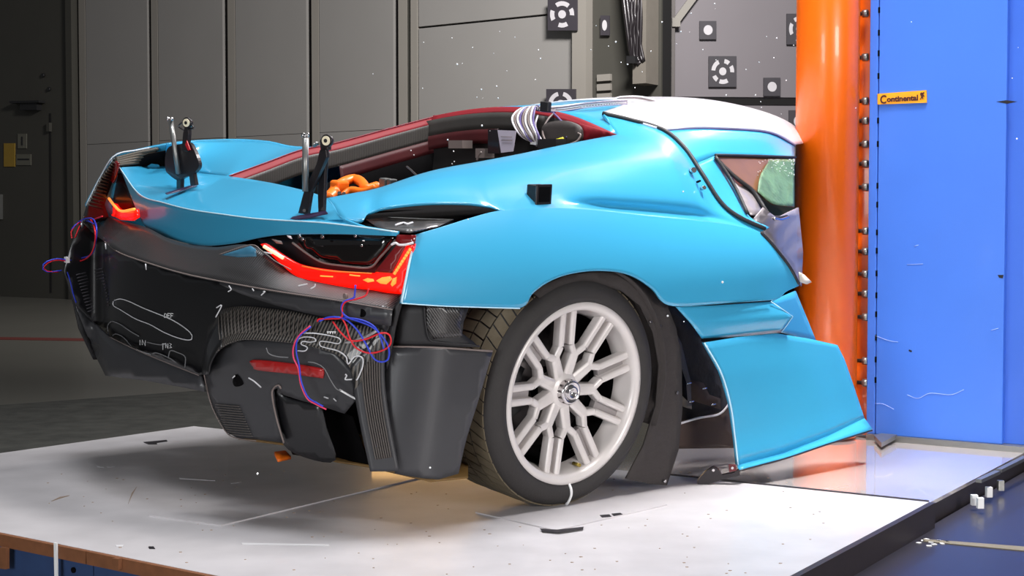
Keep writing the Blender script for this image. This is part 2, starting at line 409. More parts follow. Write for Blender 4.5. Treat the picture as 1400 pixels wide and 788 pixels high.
def notice(x0, y0, x1, y1, m, label, stripes=()):
    t = empty('wall_notice', ondoor(x0, y1), label, 'sign')
    o = prism('card', [ondoor(x0, y0), ondoor(x1, y0), ondoor(x1, y1), ondoor(x0, y1)], -WN * 0.012, m, t); o.matrix_parent_inverse = Matrix.Translation(-t.location)
    for (a, b, c, d, mm) in stripes:
        q = prism('print', [ondoor(a, b) - WN * .012, ondoor(c, b) - WN * .012, ondoor(c, d) - WN * .012, ondoor(a, d) - WN * .012], -WN * 0.004, mm, t); q.matrix_parent_inverse = Matrix.Translation(-t.location)
YD = mat('dull_yellow_card', (150, 120, 40), 0.7); WC = mat('dull_white_card', (96, 94, 84), 0.7)
notice(6, 196, 21, 228, YD, 'small dull yellow notice low on the dark service door')
notice(25, 183, 37, 203, WC, 'upper small white notice with a dark figure on the dark service door', ((30, 187, 32, 199, BLACK),))
notice(23, 211, 43, 226, WC, 'lower small white notice beside the yellow one on the dark service door', ((25, 217, 41, 219, BLACK),))

# right-hand wall with film targets
RW0 = wd(905, 300, 17.0); RWN = np.array([-0.08, 1.0, 0]); RWN /= np.linalg.norm(RWN)
def onr(px, py, off=0.0): return wplane(px, py, RW0 - RWN * off, RWN)
def onrz(px, z, off=0.0): p = onr(px, 300, off); return np.array([p[0], p[1], z])
rw = tag(prism('wall_right', [onrz(903, FZ), onrz(1500, FZ), onrz(1500, 8), onrz(903, 8)], RWN * 0.2, WALLR), kind='structure')
zl = onr(1000, 139)[2]
prism('wall_rail', [onrz(921, zl - .035), onrz(1500, zl - .035), onrz(1500, zl + .035), onrz(921, zl + .035)], -RWN * 0.03, GAP, rw)
prism('wall_panel', [onrz(921, FZ), onrz(1500, FZ), onrz(1500, zl - .05), onrz(921, zl - .05)], -RWN * 0.05, WALLR, rw)
prism('wall_panel', [onrz(921, zl + .05), onrz(1500, zl + .05), onrz(1500, 8), onrz(921, 8)], -RWN * 0.04, WALLR, rw)
prism('corner_trim', [onrz(903, FZ), onrz(919, FZ), onrz(919, 8), onrz(903, 8)], -RWN * 0.12, mat('dark_grey_trim', (92, 86, 84), 0.6), rw)  # darker grey strip at the wall corner
br = empty('wall_bracket', onr(922, 36), 'pale diagonal steel strut with a folded foot on the right wall', 'bracket')
def at0(o, t): o.matrix_parent_inverse = Matrix.Translation(-t.location); return o
at0(prism('strut', [onr(917, 30, .05), onr(926, 34, .05), onr(975, -32, .05), onr(966, -36, .05)], -RWN * 0.06, WALLT, br), br)
at0(prism('foot', [onr(917, 26, .05), onr(928, 26, .05), onr(928, 38, .05), onr(917, 38, .05)], -RWN * 0.1, WALLT, br), br)
hb = empty('hanging_cables', wplane(865, 0, W0, WN), 'bunch of slack grey cables hanging in the wall recess', 'cables')
for k in range(9):
    x = 848 + k * 4.2; yb = 70 + 14 * math.sin(k * 1.3); xm = 862 + (k % 4) * 4.5
    at0(tube('cable', [wplane(x, -40, W0 - WN * .25, WN), wplane((x + xm) / 2, 20, W0 - WN * .3, WN), wplane(xm, yb, W0 - WN * .3, WN), wplane(xm + 5, 84, W0 - WN * .3, WN)], 0.022, DMETAL, hb, 6), hb)
at0(prism('cable_plug', [wplane(864, 78, W0 - WN * .25, WN), wplane(876, 78, W0 - WN * .25, WN), wplane(876, 88, W0 - WN * .25, WN), wplane(864, 88, W0 - WN * .25, WN)], -WN * .12, BLACK, hb), hb)

def target(px, py, wpx, hpx, on, N, label, segs=None, group=None):
    t = empty('target_marker', on(px, py), label, 'target', group)
    h = lambda a, b, o=0.0: on(px + a, py + b) - N * o
    at0(prism('plate', [h(-wpx / 2, -hpx / 2), h(wpx / 2, -hpx / 2), h(wpx / 2, hpx / 2), h(-wpx / 2, hpx / 2)], -N * 0.02, TGT, t), t)
    def poly(pts, nm): at0(prism(nm, [h(a, b, .021) for a, b in pts], -N * 0.004, TGW, t), t)
    k = wpx / hpx
    rc = hpx * (0.13 if segs else 0.27)
    poly([(k * rc * math.cos(a), rc * math.sin(a)) for a in np.linspace(0, 2 * PI, 20, endpoint=False)], 'centre_dot')
    for (a0, a1) in (segs or ()):
        ri, ro = hpx * .27, hpx * .41
        aa = np.radians(np.linspace(a0, a1, 8))
        poly([(k * ro * math.cos(a), ro * math.sin(a)) for a in aa] + [(k * ri * math.cos(a), ri * math.sin(a)) for a in aa[::-1]], 'ring_segment')
onw = lambda a, b: wplane(a, b, W0 - WN * .17, WN)
target(770, 20, 40, 44, onw, WN, 'upper black and white coded ring target, topmost above the roof cables', [(-125, -50), (-30, 5), (60, 110), (150, 200)])
target(768, 142, 40, 40, onw, WN, 'coded ring target half hidden behind the car roof cables', [(-170, -105), (-75, -10), (40, 100), (120, 160)])
target(828, 35, 12, 27, lambda a, b: wplane(a, b, W0 - WN * .05, WN), WN, 'narrow dark dot target in the wall recess beside the hanging cables')
onrr = lambda a, b: onr(a, b, .06)
target(967.5, 41.5, 23, 25, onrr, RWN, 'small square dot target under the diagonal strut on the right wall')
target(987.5, 98, 38, 42, onrr, RWN, 'coded ring target in the middle of the right wall between two dot targets', [(-175, -115), (-80, -50), (-30, 5), (60, 110), (125, 155)])
target(1055, 119, 23, 25, onrr, RWN, 'small square dot target just above the dark wall rail')
target(1092, 40, 34, 42, onrr, RWN, 'upper coded target partly behind the orange post', [(-125, -50), (-30, 5), (60, 110), (150, 210)])
target(1092, 166, 28, 30, onrr, RWN, 'lower target partly behind the orange post below the wall rail')

# ------------------------------------------------------------------ sled platform
sled = empty('sled_platform', (A + Cc) / 2, 'large white painted sled platform with brown plywood edge under the turquoise car', 'platform')
def S0(o): return at0(o, sled)
S0(prism('deck_board', [A, B, Cc, Dc], UP * -0.022, WHITE, sled))
fd = (F1 - F0) / np.linalg.norm(F1 - F0); fn = np.array([fd[1], -fd[0], 0]); fn = fn if fn[1] < 0 else -fn
ln = np.linalg.norm(Cc - Dc)
for k in range(6):                                       # plywood edge strips along the near side
    a = Dc + (Cc - Dc) * (k / 6) ; b = Dc + (Cc - Dc) * ((k + 1) / 6) - fd * 0.004
    S0(prism('edge_strip', [a - UP * .001, b - UP * .001, b - UP * .036, a - UP * .036], fn * 0.014, WOOD, sled))
    a2 = a - fn * .03; b2 = b - fn * .03
    S0(prism('side_panel', [a2 - UP * .037, b2 - UP * .037, b2 + UP * (FZ * 1.0), a2 + UP * FZ], fn * 0.02, BLUEPLY, sled))
def onfront(px, py): return wplane(px, py, F0 + fn * .015, fn)
for x in (9, 163, 287):
    S0(prism('wood_block', [onfront(x - 5, 728 + .2 * x + (2 if x > 20 else 18)), onfront(x + 4, 729 + .2 * x + (2 if x > 20 else 18)), onfront(x + 4, 746 + .2 * x + (0 if x > 20 else 30)), onfront(x - 5, 745 + .2 * x + (0 if x > 20 else 30))], fn * .012, WOOD, sled))
S0(prism('tape_strip', [onfront(75, 742), onfront(79, 743), onfront(80, 795), onfront(76, 795)], fn * .004, TAPE, sled))
S0(cyl('cable_hole', onfront(91, 782) - fn * .03, onfront(91, 782) - fn * .02, 0.008, PIT, sled))
rn2 = np.array([-rd[1], rd[0], 0]); rn2 = rn2 if rn2[0] > 0 else -rn2
S0(prism('edge_rail', [B, Cc, Cc - UP * .085, B - UP * .085], rn2 * 0.02, DARKEDGE, sled))
S0(prism('rail_skirt', [B - UP * .085, Cc - UP * .085, Cc + UP * FZ, B + UP * FZ], -rn2 * 0.02, DARKEDGE, sled))
ad = (B - A) / np.linalg.norm(B - A); an = np.array([-ad[1], ad[0], 0])
S0(prism('back_skirt', [A - UP * .022, B - UP * .022, B + UP * FZ, A + UP * FZ], -an * 0.02, DARKEDGE, sled))
ld = (Dc - A) / np.linalg.norm(Dc - A)
S0(prism('far_skirt', [A - UP * .022, Dc - UP * .022, Dc + UP * FZ, A + UP * FZ], rd * 0 + ad * 0.02, DARKEDGE, sled))
# thin plates laid on the deck, with tape marks
g1 = [wz(203, 706), wz(303, 720), wz(660, 634), wz(575, 624)]
S0(prism('floor_plate', g1, UP * 0.004, WHITE, sled))
g2 = [wz(650, 702), wz(760, 727), wz(912, 692), wz(812, 672)]
S0(prism('floor_plate', g2, UP * 0.004, WHITE, sled))
def mark(pts, z, m, name='tape_mark'): S0(prism(name, [wz(a, b, z) for a, b in pts], UP * 0.0012, m, sled))
mark([(738, 723.5), (762, 725), (798, 721), (797, 724), (764, 729), (742, 727)], .0045, BTAPE)
mark([(820, 705), (833, 704), (836, 707), (823, 708)], .0045, BTAPE); mark([(836, 703), (848, 702), (851, 704), (839, 706)], .0045, BTAPE)
mark([(196, 605), (228, 602), (229, 604), (214, 606), (215, 608), (203, 608)], .0006, BTAPE)
mark([(203, 748), (210, 748), (212, 751), (204, 751)], .0006, BTAPE)
SCUF = mat('pale_scuff', (212, 210, 212), 0.5); SCUD = mat('brown_scuff', (150, 130, 112), 0.6)
for (pts, m) in [([(132, 637), (141, 639), (142, 640), (133, 639)], SCUF), ([(146, 638), (157, 638), (157, 639), (147, 640)], SCUF), ([(158, 746), (169, 746), (168, 748), (159, 748)], SCUF),
                 ([(245, 653), (294, 657), (294, 658), (246, 655)], SCUF), ([(330, 743), (450, 745), (450, 747), (331, 745)], SCUF), ([(315, 660), (330, 659), (330, 660), (316, 662)], SCUF),
                 ([(275, 700), (300, 701), (318, 704), (300, 703)], SCUD), ([(70, 686), (82, 680), (95, 678), (82, 682)], SCUD), ([(175, 690), (180, 675), (187, 666), (181, 677)], SCUD)]:
    mark(pts, .0005, m, 'scuff')
rs2 = random.Random(3)
chips = []
for k in range(150):
    x, y = rs2.uniform(60, 1150), rs2.uniform(640, 786); p = wz(x, y)
    if (p - F0).dot(-fn) < 0.03 or (p - B).dot(rn2) > -0.05: continue
    s = rs2.uniform(.0015, .005); a = rs2.uniform(0, 3)
    chips.append(prism_geo([p + s * np.array([math.cos(a + t), .7 * math.sin(a + t), 0]) for t in (0, 1.5, 2.8, 4.4)], UP * .0015))
v, f = join(chips); o = mesh('debris_specks', v, f, SCUD, sled, smooth=False); o['kind'] = 'stuff'; S0(o)

# polished steel sheet between sled and barrier
PZ = -0.012
s0 = wz(700, 628, PZ); 
s1 = wz(1266, 690, PZ); s2 = wz(1445, 596, PZ); s3 = wz(840, 540, PZ)
sh = prism('steel_sheet', [s0, s1, s2, wz(1250, 570, PZ), s3], UP * -0.012, SHEETM); tag(sh, 'polished steel floor sheet reflecting the orange post at the foot of the blue barrier', 'sheet')
e0 = A + (B - A) * .70
prism('sheet_lip', [e0 + UP * .0005, B + UP * .0005, B + UP * .004, e0 + UP * .004], (s3 - s0) / np.linalg.norm(s3 - s0) * .012, DARKEDGE, sh)
sup = [prism_geo([s1 + UP * -.012, s2 + UP * -.012, s2 + UP * FZ, s1 + UP * FZ], (s3 - s0) / np.linalg.norm(s3 - s0) * .05)]
prism('sheet_support', [s1 + UP * -.012, s2 + UP * -.012, s2 + UP * FZ, s1 + UP * FZ], -D1 * .06, DARKEDGE, sh)
for (x, y, m) in ((1332, 684, TAPE), (1352, 673, TAPE), (1368, 664, STEEL), (1340, 688, TAPE)):
    p = wz(x, y, -.045); box('end_stop', p, (.02, .02, .035), m, sh)
for (a, b, h) in (((1334, 660), (1360, 648), .012), ((1362, 646), (1398, 628), .012)):
    p, q = wz(*a, 0), wz(*b, 0); prism('edge_strip', [p, q, q + UP * h, p + UP * h], D1 * .02, STEEL, sh)

# ------------------------------------------------------------------ barrier: orange post on a blue steel rig
C0 = wd(1187, 300, 6.1); C0[2] = 0
def rigp(px, py, off=0.0): return wplane(px, py, C0 - D2 * off, D2)
rig = empty('impact_barrier', C0, 'tall cobalt blue steel barrier rig carrying the orange post', 'barrier')
def R0(o): return at0(o, rig)
def rz(px, z, off=0.0): p = rigp(px, 300, off); return np.array([p[0], p[1], z])
HT = 3.6
R0(prism('end_plate', [rz(1187, .012), rz(1198.6, .012), rz(1198.6, HT), rz(1187, HT)], D2 * 0.3, RIGB, rig, 0.003))
R0(prism('face_plate', [rz(1199.6, .012), rz(1374, .012), rz(1374, HT), rz(1199.6, HT)], D2 * 0.3, RIGB, rig, 0.003))
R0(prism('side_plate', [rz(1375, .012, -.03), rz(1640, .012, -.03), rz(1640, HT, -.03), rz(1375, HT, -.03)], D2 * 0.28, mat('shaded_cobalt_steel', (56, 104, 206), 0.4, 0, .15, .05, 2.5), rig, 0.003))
R0(prism('base_plate', [rz(1187, -.012, .02), rz(1640, -.012, .02), rz(1640, .012, .02), rz(1187, .012, .02)], D2 * 0.4, STEEL, rig))
for k, y in enumerate((14, 45, 73, 104, 133, 165, 197, 254, 280, 318, 343, 374, 404, 430, 462, 492, 520)):   # slots where the plates are bolted together
    z = rigp(1199, y)[2]; R0(prism('seam_slot', [rz(1197.8, z - .012, .0015), rz(1200.4, z - .012, .0015), rz(1200.4, z + .012, .0015), rz(1197.8, z + .012, .0015)], D2 * .01, PIT, rig))
# the post
PC = wd(1130, 300, 6.13); PC[2] = 0
vs, fs = cyl_geo(PC + UP * .0, PC + UP * HT, .13, 64)
po = mesh('post', vs, fs, ORANGE, rig); 
for p in po.data.polygons: p.use_smooth = len(p.vertices) == 4
R0(po)
b0 = PC + D1 * .06
R0(prism('mounting_beam', [PC + D1 * .04 + D2 * .09, PC + D1 * .04 + D2 * .2, rz(1187, 0) + D2 * .2 - D1 * .001, rz(1187, 0) + D2 * .045 - D1 * .001], UP * HT, ORANGE, rig))
for y in (18, 78, 138, 165, 197, 224, 256, 316, 344, 375, 402, 434, 494, 524):
    c = rigp(1187, y, -.005); c = c - D1 * .002
    R0(cyl('stud', c, c - D1 * .060, .0085, DMETAL, rig, 8)); R0(cyl('nut', c, c - D1 * .022, .016, STEEL, rig, 6))
R0(prism('foot_gusset', [wz(1195, 601, 0), wz(1222, 594, 0), wz(1232, 597, 0), wz(1205, 612, 0)], UP * .018, STEEL, rig))
# scratches on the blue steel and scuffs on the post
for pts in ([(1240, 540), (1255, 545), (1272, 538), (1300, 540), (1318, 533)], [(1196, 552), (1208, 553), (1222, 560)], [(1196, 459), (1215, 466), (1228, 468)], [(1250, 337), (1256, 335)], [(1240, 362), (1262, 361)], [(1355, 452), (1365, 449)]):
    R0(tube('scratch', [rigp(a, b, .0005) for a, b in pts], .0012, mat('pale_blue_scratch', (150, 175, 240), .5), rig, 5))
for pts in ([(1362, 139), (1376, 137), (1391, 139), (1377, 142)], [(1243, 478), (1247, 480), (1246, 482), (1242, 480)], [(1364, 376), (1372, 376), (1371, 381), (1366, 380)]):
    R0(prism('scuff', [rigp(a, b, .001) for a, b in pts], D2 * .002, BTAPE, rig))

# orange advertising sign on the face plate
sg = empty('advertising_sign', rigp(1199, 143), 'orange company name sign stuck on the blue barrier', 'sign')
sc = [rigp(1200.5, 128.5, .002), rigp(1267, 123.5, .002), rigp(1267.5, 140.5, .002), rigp(1200.5, 143, .002)]
at0(prism('sign_plate', sc, -D2 * .006, SIGNO, sg), sg)
so = rigp(1203.5, 140.2, .0085); sx = rigp(1256, 137.3, .0085) - so; sl = np.linalg.norm(sx); sx /= sl; sy = np.cross(sx, D2); sy = sy if sy[2] > 0 else -sy
def signtext(txt, size, x0, y0, width=None, ext=.0012, bold=.0):
    cu = bpy.data.curves.new('t', 'FONT'); cu.body = txt; cu.size = size; cu.extrude = ext; cu.offset = bold; cu.resolution_u = 4
    to = bpy.data.objects.new('t', cu); COL.objects.link(to); bpy.context.view_layer.update()
    me = bpy.data.meshes.new_from_object(to.evaluated_get(bpy.context.evaluated_depsgraph_get())); bpy.data.objects.remove(to)
    xs = [v.co.x for v in me.vertices]; k = (width / (max(xs) - min(xs))) if width else 1
    for v in me.vertices:
        p = so + sx * ((v.co.x - min(xs)) * k + x0) + sy * (v.co.y + y0) - D2 * v.co.z; v.co = p
    me.materials.clear(); me.materials.append(SIGNT); o = bpy.data.objects.new('lettering', me); COL.objects.link(o); o.parent = sg; at0(o, sg)
signtext('C', .047, 0, -.004, .026, bold=.0012)
signtext('ontinental', .031, .028, .001, sl * .985 - .028, bold=.0012)
hp = [(0, 0), (.006, .004), (.008, .011), (.004, .016), (.003, .024), (.008, .028), (.014, .026), (.017, .029), (.021, .026), (.019, .022), (.016, .021), (.018, .015), (.022, .013), (.021, .010), (.016, .011), (.014, .006), (.017, .001), (.014, 0), (.011, .005), (.008, .003), (.005, -.001)]
at0(prism('horse_emblem', [so + sx * (sl * 1.02 + a) + sy * (b + .004) for a, b in hp], -D2 * .0015, SIGNT, sg), sg)

# yellow floor tape and shards on the dark floor
ytm = mat('faded_yellow_tape', (120, 112, 92), 0.6)
tag(prism('trim_4', [wz(1262, 738, -.0795), wz(1420, 750, -.0795), wz(1420, 756, -.0795), wz(1262, 741, -.0795)], UP * .002, ytm), kind='structure')
for i, (x, y) in enumerate(((1256, 743), (1262, 740), (1267, 738), (1273, 742), (1277, 745), (1283, 740), (1288, 744), (1294, 741), (1270, 747))):
    p = wz(x, y, -.0795); a = i * .7
    tag(prism('paint_chip', [p + .009 * np.array([math.cos(a + t), math.sin(a + t), 0]) for t in (0, 1.2, 3.1, 4.4)], UP * .002, TAPE), 'little white chip lying on the dark floor right of the sled', 'chip', 'white chips on the dark floor')
rl0 = random.Random(11)

# ------------------------------------------------------------------ the car (its own frame: x right, y forward, z up, origin under the rear axle)
car = empty('crashed_car', CART, 'turquoise two-door supercar with black carbon tail, hit sideways by the orange post', 'car', None, Matrix(CARR.tolist()).to_euler())
def H(pts, F): return [hit(a, b, F) for a, b in pts]
def mir(pts): return [np.array([-p[0], p[1], p[2]]) for p in pts]
side = FS()
ARCH = [(712, 421), (728, 402), (748, 387), (775, 376), (810, 370.5), (845, 372), (870, 380), (893, 396), (916, 418)]
TOPQ = [(567, 321), (600, 311.5), (640, 299), (675, 289.5), (710, 285.5), (755, 284), (810, 286.5), (880, 294), (950, 301), (1003, 308), (1040, 318)]
TOPS = cv(TOPQ, 70)
BOTQ = [(548, 415), (600, 418.5), (655, 420.5)] + ARCH + [(980, 416), (1055, 411.5), (1075, 399), (1092.5, 391)]
quarter = ruled('quarter_panel', TOPQ + [(1052, 330), (1066, 347), (1080, 366), (1092, 388.5)], BOTQ, side, BLUE, car, 110, 30, 1.5)
tube('edge_bead', [hit(a, b, side) for a, b in [(568, 322), (558, 368), (549, 414)]], .0035, mat('pale_blue_edge', (190, 225, 240), .3, 0, .5), quarter, 6)
tube('lower_bead', [hit(a, b, FS(.004)) for a, b in [(549, 415), (600, 418.5), (655, 420.5), (711, 422)]], .0016, MATS['pale_blue_edge'], quarter, 5)
tube('shut_line', [hit(a, b, FS(.001)) for a, b in [(1040, 318), (1052, 330), (1066, 347), (1080, 366), (1092, 388)]], .006, BLACK, quarter, 6)

# shoulder between quarter panel and engine bay
OPEN_R = [P(446, 271, x=.40), P(480, 264.5, x=.42), P(517, 257, x=.44), P(588, 234, x=.47), P(660, 220, x=.49), P(710, 210.5, x=.50), P(760, 200, x=.505), P(800, 192, x=.51), P(843, 184, x=.50)]
LOWS = [p for p in TOPS if p[0] > 684]
low = H([(a, b + 1.2) for a, b in LOWS], FS(-.005))
VENT_T = [P(495, 301, z=.885), P(505, 291, x=.60), P(530, 283, x=.64), P(585, 277.5, x=.70), P(640, 278, x=.75), P(664, 282, x=.785)]
SHUT = [P(823, 156, x=.34), P(860, 164.5, x=.43), P(905, 178, x=.52), P(935, 203, x=.63), P(960, 240, x=.73), P(985, 278, x=.81), P(1010, 298, x=.86), P(1045, 314, x=.90)]
c0 = [P(470, 300, z=.885)] + VENT_T
cbot = np.vstack([cr(c0 + low[:2], 40)[:-1], np.array(low[1:] + [SHUT[-1]])])
ctop = np.vstack([cr(OPEN_R, 60), cr([OPEN_R[-1], P(836, 172, x=.43), SHUT[0]], 12)[1:]])
GB = coons_pts(cbot, ctop, [c0[0], OPEN_R[0]], cr(SHUT, 60)[::-1], 90, 44, rs, (.004, 0, .008))
for j in range(44):
    for i in range(90):
        u, v_ = i / 89, j / 43; k = min(1, max(0, (u - .50) / .12)) * min(1, max(0, (.985 - u) / .10))
        GB[j][i] = GB[j][i] - k * np.array([.048, 0, .004]) * math.exp(-((v_ - .13) / .075) ** 2) * min(1, v_ / .05)
buttress = grid('buttress_panel', GB, BLUE, car, thick=.008, face_to=tuple(CO))
tube('door_seal', [p + np.array([.003, 0, .003]) for p in SHUT], .0075, BLACK, car, 8)
hd = P(938, 228, x=.665); 
ph = P(947, 235, x=.71)
for (a, b, r) in ((945, 234, .010), (953, 249, .004), (959, 258, .007)):
    q = P(a, b, x=.735 + (b - 234) * .0022); cyl('hinge_bolt', q, q + np.array([.02, -.008, .006]), r, CHROME if r > .005 else PIT, car, 10)

# roof
FRONT = [np.array([x, .62 - .28 * x * x, 1.188 - .26 * x * x]) for x in np.linspace(-.5, .5, 9)]; FRONT[-1] = OPEN_R[-1]
HEAD = [np.array([-.5, .95, 1.155]), np.array([-.25, 1.04, 1.203]), np.array([0, 1.05, 1.222]), np.array([.2, .90, 1.210]), SHUT[0]]
coons('roof_header', FRONT, HEAD, [FRONT[0], HEAD[0]], [OPEN_R[-1], P(836, 172, x=.43), SHUT[0]], BLUE, car, 24, 5, thick=.006)
RR = [SHUT[1], SHUT[2], P(945, 175.5, x=.535), P(985, 176, x=.53), P(1050, 181, x=.50), P(1086, 199, x=.44)]
RRs = [P(823, 156, x=.34)] + RR
RL = [np.array([-.5, y, z]) for y, z in ((.95, 1.155), (1.25, 1.165), (1.6, 1.13), (2.05, 1.03), (2.3, .95))]
RB = HEAD[:-1] + [SHUT[0]]
RF = [RL[-1], np.array([-.2, 2.3, 1.05]), np.array([.15, 2.15, 1.08]), RR[-1]]
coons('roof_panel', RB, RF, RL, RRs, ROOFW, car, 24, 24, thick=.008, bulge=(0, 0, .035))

tube('roof_joint', [p + np.array([.004, 0, -.002]) for p in RR[1:]], .0028, mat('violet_joint', (70, 60, 110), .5), car, 6)
# door: upper frame, window, crumpled lower skin
wt = [P(977, 213, x=.655), P(1000, 213.5, x=.64), P(1040, 214.5, x=.615), P(1086, 216, x=.585)]
wl = [P(977, 213, x=.655), P(1000, 252, x=.735), P(1024, 295, x=.84)]
coons('door_top_frame', [P(950, 224, x=.675)] + wt, [SHUT[2]] + RR[2:], [P(950, 224, x=.675), P(928, 196, x=.60), SHUT[2]], [wt[-1], RR[-1]], BLUE, car, 24, 8, thick=.006)
coons('door_rear_frame', [P(950, 224, x=.675)] + SHUT[4:], wl + [P(1052, 311, x=.885)], [P(950, 224, x=.675), wl[0]], [SHUT[-1], P(1052, 311, x=.885)], BLUE, car, 20, 8, thick=.006)
win = coons('side_window', [P(980, 219, x=.66), P(1040, 268, x=.76), P(1057, 280, x=.78), P(1086, 283, x=.76)], [wt[0], wt[1], wt[2], wt[3]], [P(980, 219, x=.66), wt[0]], [P(1086, 283, x=.76), P(1086, 250, x=.68), wt[3]], GLASSB, car, 26, 12, curve=rs, thick=.004)
coons('crazed_pane', [P(1036, 262, x=.771), P(1058, 279, x=.796), P(1086, 282, x=.775)], [P(1052, 219, x=.640), P(1066, 218, x=.628), P(1086, 218, x=.615)], [P(1036, 262, x=.771), P(1040, 240, x=.712), P(1052, 219, x=.640)], [P(1086, 282, x=.775), P(1086, 218, x=.615)], GLASSW, win, 16, 16, thick=.003)
gr_ = []
for k in range(70):
    a = 1086 - 50 * rl0.random() ** 1.6; b = 218 + 22 * rl0.random() ** 2; c = P(a, b, x=.655 + (b - 218) * .0016); gr_.append(box_geo(c, (.0025, .0022 + .003 * rl0.random(), .0025)))
g_ = mesh('window_grit', *join(gr_), GRIT, win, smooth=False); g_['kind'] = 'stuff'
tube('top_seal', [p + np.array([.004, 0, .002]) for p in wt], .006, BLACK, win, 6)
tube('lower_seal', [P(978, 216, x=.672), P(1006, 243, x=.735), P(1030, 262, x=.77), P(1050, 292, x=.84), P(1060, 298, x=.84), P(1075, 296, x=.82)], .008, BLACK, win, 6)
tube('rear_seal', [P(978, 214, x=.672), P(1002, 250, x=.75), P(1022, 292, x=.845)], .007, BLACK, win, 6)
sheet('quarter_glass', [(988, 226), (1012, 250), (1032, 268), (1046, 296), (1026, 294), (1005, 256)], None, CRUMP, win, 8, .003, fn=lambda a, b: P(a, b, x=.66 + (b - 213) * .0021))
skin = sheet('crumpled_door_skin', [(1044, 284), (1062, 298), (1092, 284), (1098, 345), (1096, 392), (1080, 364), (1060, 338), (1042, 316), (1028, 303)], None, CRUMP, car, 8, .005,
      fn=lambda a, b: P(a, b, x=.85 - (b - 330) * .0002 - max(0, a - 1060) * .0022 + 0.004 * math.sin(a * .25 + b * .2)))
tube('skin_highlight', [P(1058, 299, x=.86), P(1068, 300, x=.855), P(1078, 297, x=.835)], .005, CHROME, skin, 6)  # bright strip standing for the highlights on the crumpled skin
sheet('torn_flap', [(1093, 372), (1100, 376), (1110, 386), (1103, 389), (1094, 386)], None, mat('torn_composite', (205, 200, 190), .6), skin, 6, .004, fn=lambda a, b: P(a, b, x=.93))

# deck with the wing mounts
LIPpx = [(164, 230), (191, 266), (225, 278), (260, 287), (300, 293), (346, 299), (388, 302), (440, 305), (494, 311), (544, 318)]
FL = FR(yc=.80, k=.20, e=2.4)
LIP = H(LIPpx, FL)
BACK = [LIP[0] + np.array([0, .004, .003]), P(200, 227, y=-.49), P(225, 226, y=-.42), P(270, 236, y=-.43), P(313, 241, y=-.46), P(380, 252, y=-.53), OPEN_R[0], c0[0] + np.array([0, 0, -.002]), P(520, 312.5, x=.78), LIP[-1] + np.array([0, .004, .003])]
deck = coons('rear_deck', LIP, BACK, [LIP[0], BACK[0]], [LIP[-1], BACK[-1]], BLUE, car, 60, 14, thick=.006)
FBpx = [(165, 232), (186, 286), (200, 311), (231, 326), (274, 336), (317, 333.5), (352, 326), (388, 321.5), (460, 320.5), (544, 323)]
FB = H(FBpx, FR(yc=.795, k=.195, e=2.4))
coons('deck_fascia', FB, LIP, [FB[0], LIP[0]], [FB[-1], LIP[-1]], BLUE, deck, 60, 10, thick=.006)
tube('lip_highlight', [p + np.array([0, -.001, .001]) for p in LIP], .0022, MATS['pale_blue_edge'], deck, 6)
coons('deck_facet', [P(430, 302, z=.868), c0[0] + np.array([0, -.003, .002])], [P(446, 291, z=.88), VENT_T[0] + np.array([0, 0, .004])], [P(430, 302, z=.868), P(446, 291, z=.88)], [c0[0] + np.array([0, -.003, .002]), VENT_T[0] + np.array([0, 0, .004])], BLUE, deck, 10, 4, thick=.003)
# right air outlet between deck and shoulder
sheet('air_outlet', smooth_poly([(492, 303), (505, 291), (545, 281), (600, 277), (650, 278), (679, 287), (640, 298), (600, 310), (560, 317), (520, 313)], 60), None, PIT, car, 8, .004, fn=lambda a, b: P(a, b, z=.862 + .0001 * (a - 500)))
sheet('outlet_lip', [(500, 300), (540, 297), (620, 300), (600, 309), (560, 317), (520, 313)], None, CARB, car, 8, .004, fn=lambda a, b: P(a, b, z=.868 + .0001 * (a - 500)))
tube('outlet_edge', [P(530, 297, z=.875), P(575, 299, z=.877), P(620, 300.5, z=.88)], .002, STEEL, car, 5)
tube('chalk_mark', [P(541, 308, z=.876), P(551, 305, z=.877), P(557, 306.5, z=.877), P(564, 304.5, z=.878)], .0035, CHALK, car, 5)

# left rear fender, louvres and flank
OPEN_L = [BACK[4], P(360, 224, x=-.43), P(411, 205.5, x=-.46), P(460, 195.5, x=-.48), P(530, 176.5, x=-.50), P(594, 159.5, x=-.50), FRONT[0]]
CREST_L = [P(228, 197.5, x=-.70), P(262, 194.5, x=-.74), P(317, 191.5, x=-.80), P(365, 194, x=-.80), P(411, 202, x=-.78), np.array([-.76, .45, .99]), np.array([-.60, .75, 1.10])]
coons('left_shoulder_panel', np.vstack([cr([BACK[2], BACK[3], BACK[4]], 14)[:-1], cr(OPEN_L, 40)]), cr(CREST_L, 50), [BACK[2], CREST_L[0]], [OPEN_L[-1], CREST_L[-1]], BLUE, car, 50, 12, curve=rs, thick=.006)
lt = [P(118, 281, x=-.93), P(137, 243, x=-.905), P(157, 213, x=-.865), P(190, 205, x=-.86), P(246, 195.5, x=-.80)] + CREST_L[2:]
low_l = [np.array([-.97, y, z]) for y, z in ((-.68, .70), (-.45, .60), (0, .76), (.45, .6), (1.1, .5), (1.6, .45))]
coons('left_quarter_panel', low_l, lt, [low_l[0], lt[0]], [low_l[-1], CREST_L[-1]], BLUE, car, 60, 10, thick=.008)
tube('left_panel_edge', lt[:5], .0032, mat('edge_highlight_white', (196, 205, 214), .3, 0, .5), car, 6)  # highlight along the panel edge, painted as a pale tube
la, lb_ = cr([P(158, 215.5, x=-.855), P(190, 206.8, x=-.845), P(232, 198.4, x=-.80)], 12), cr([LIP[0] + np.array([-.004, 0, 0]), P(196, 228, y=-.49), BACK[2]], 12)
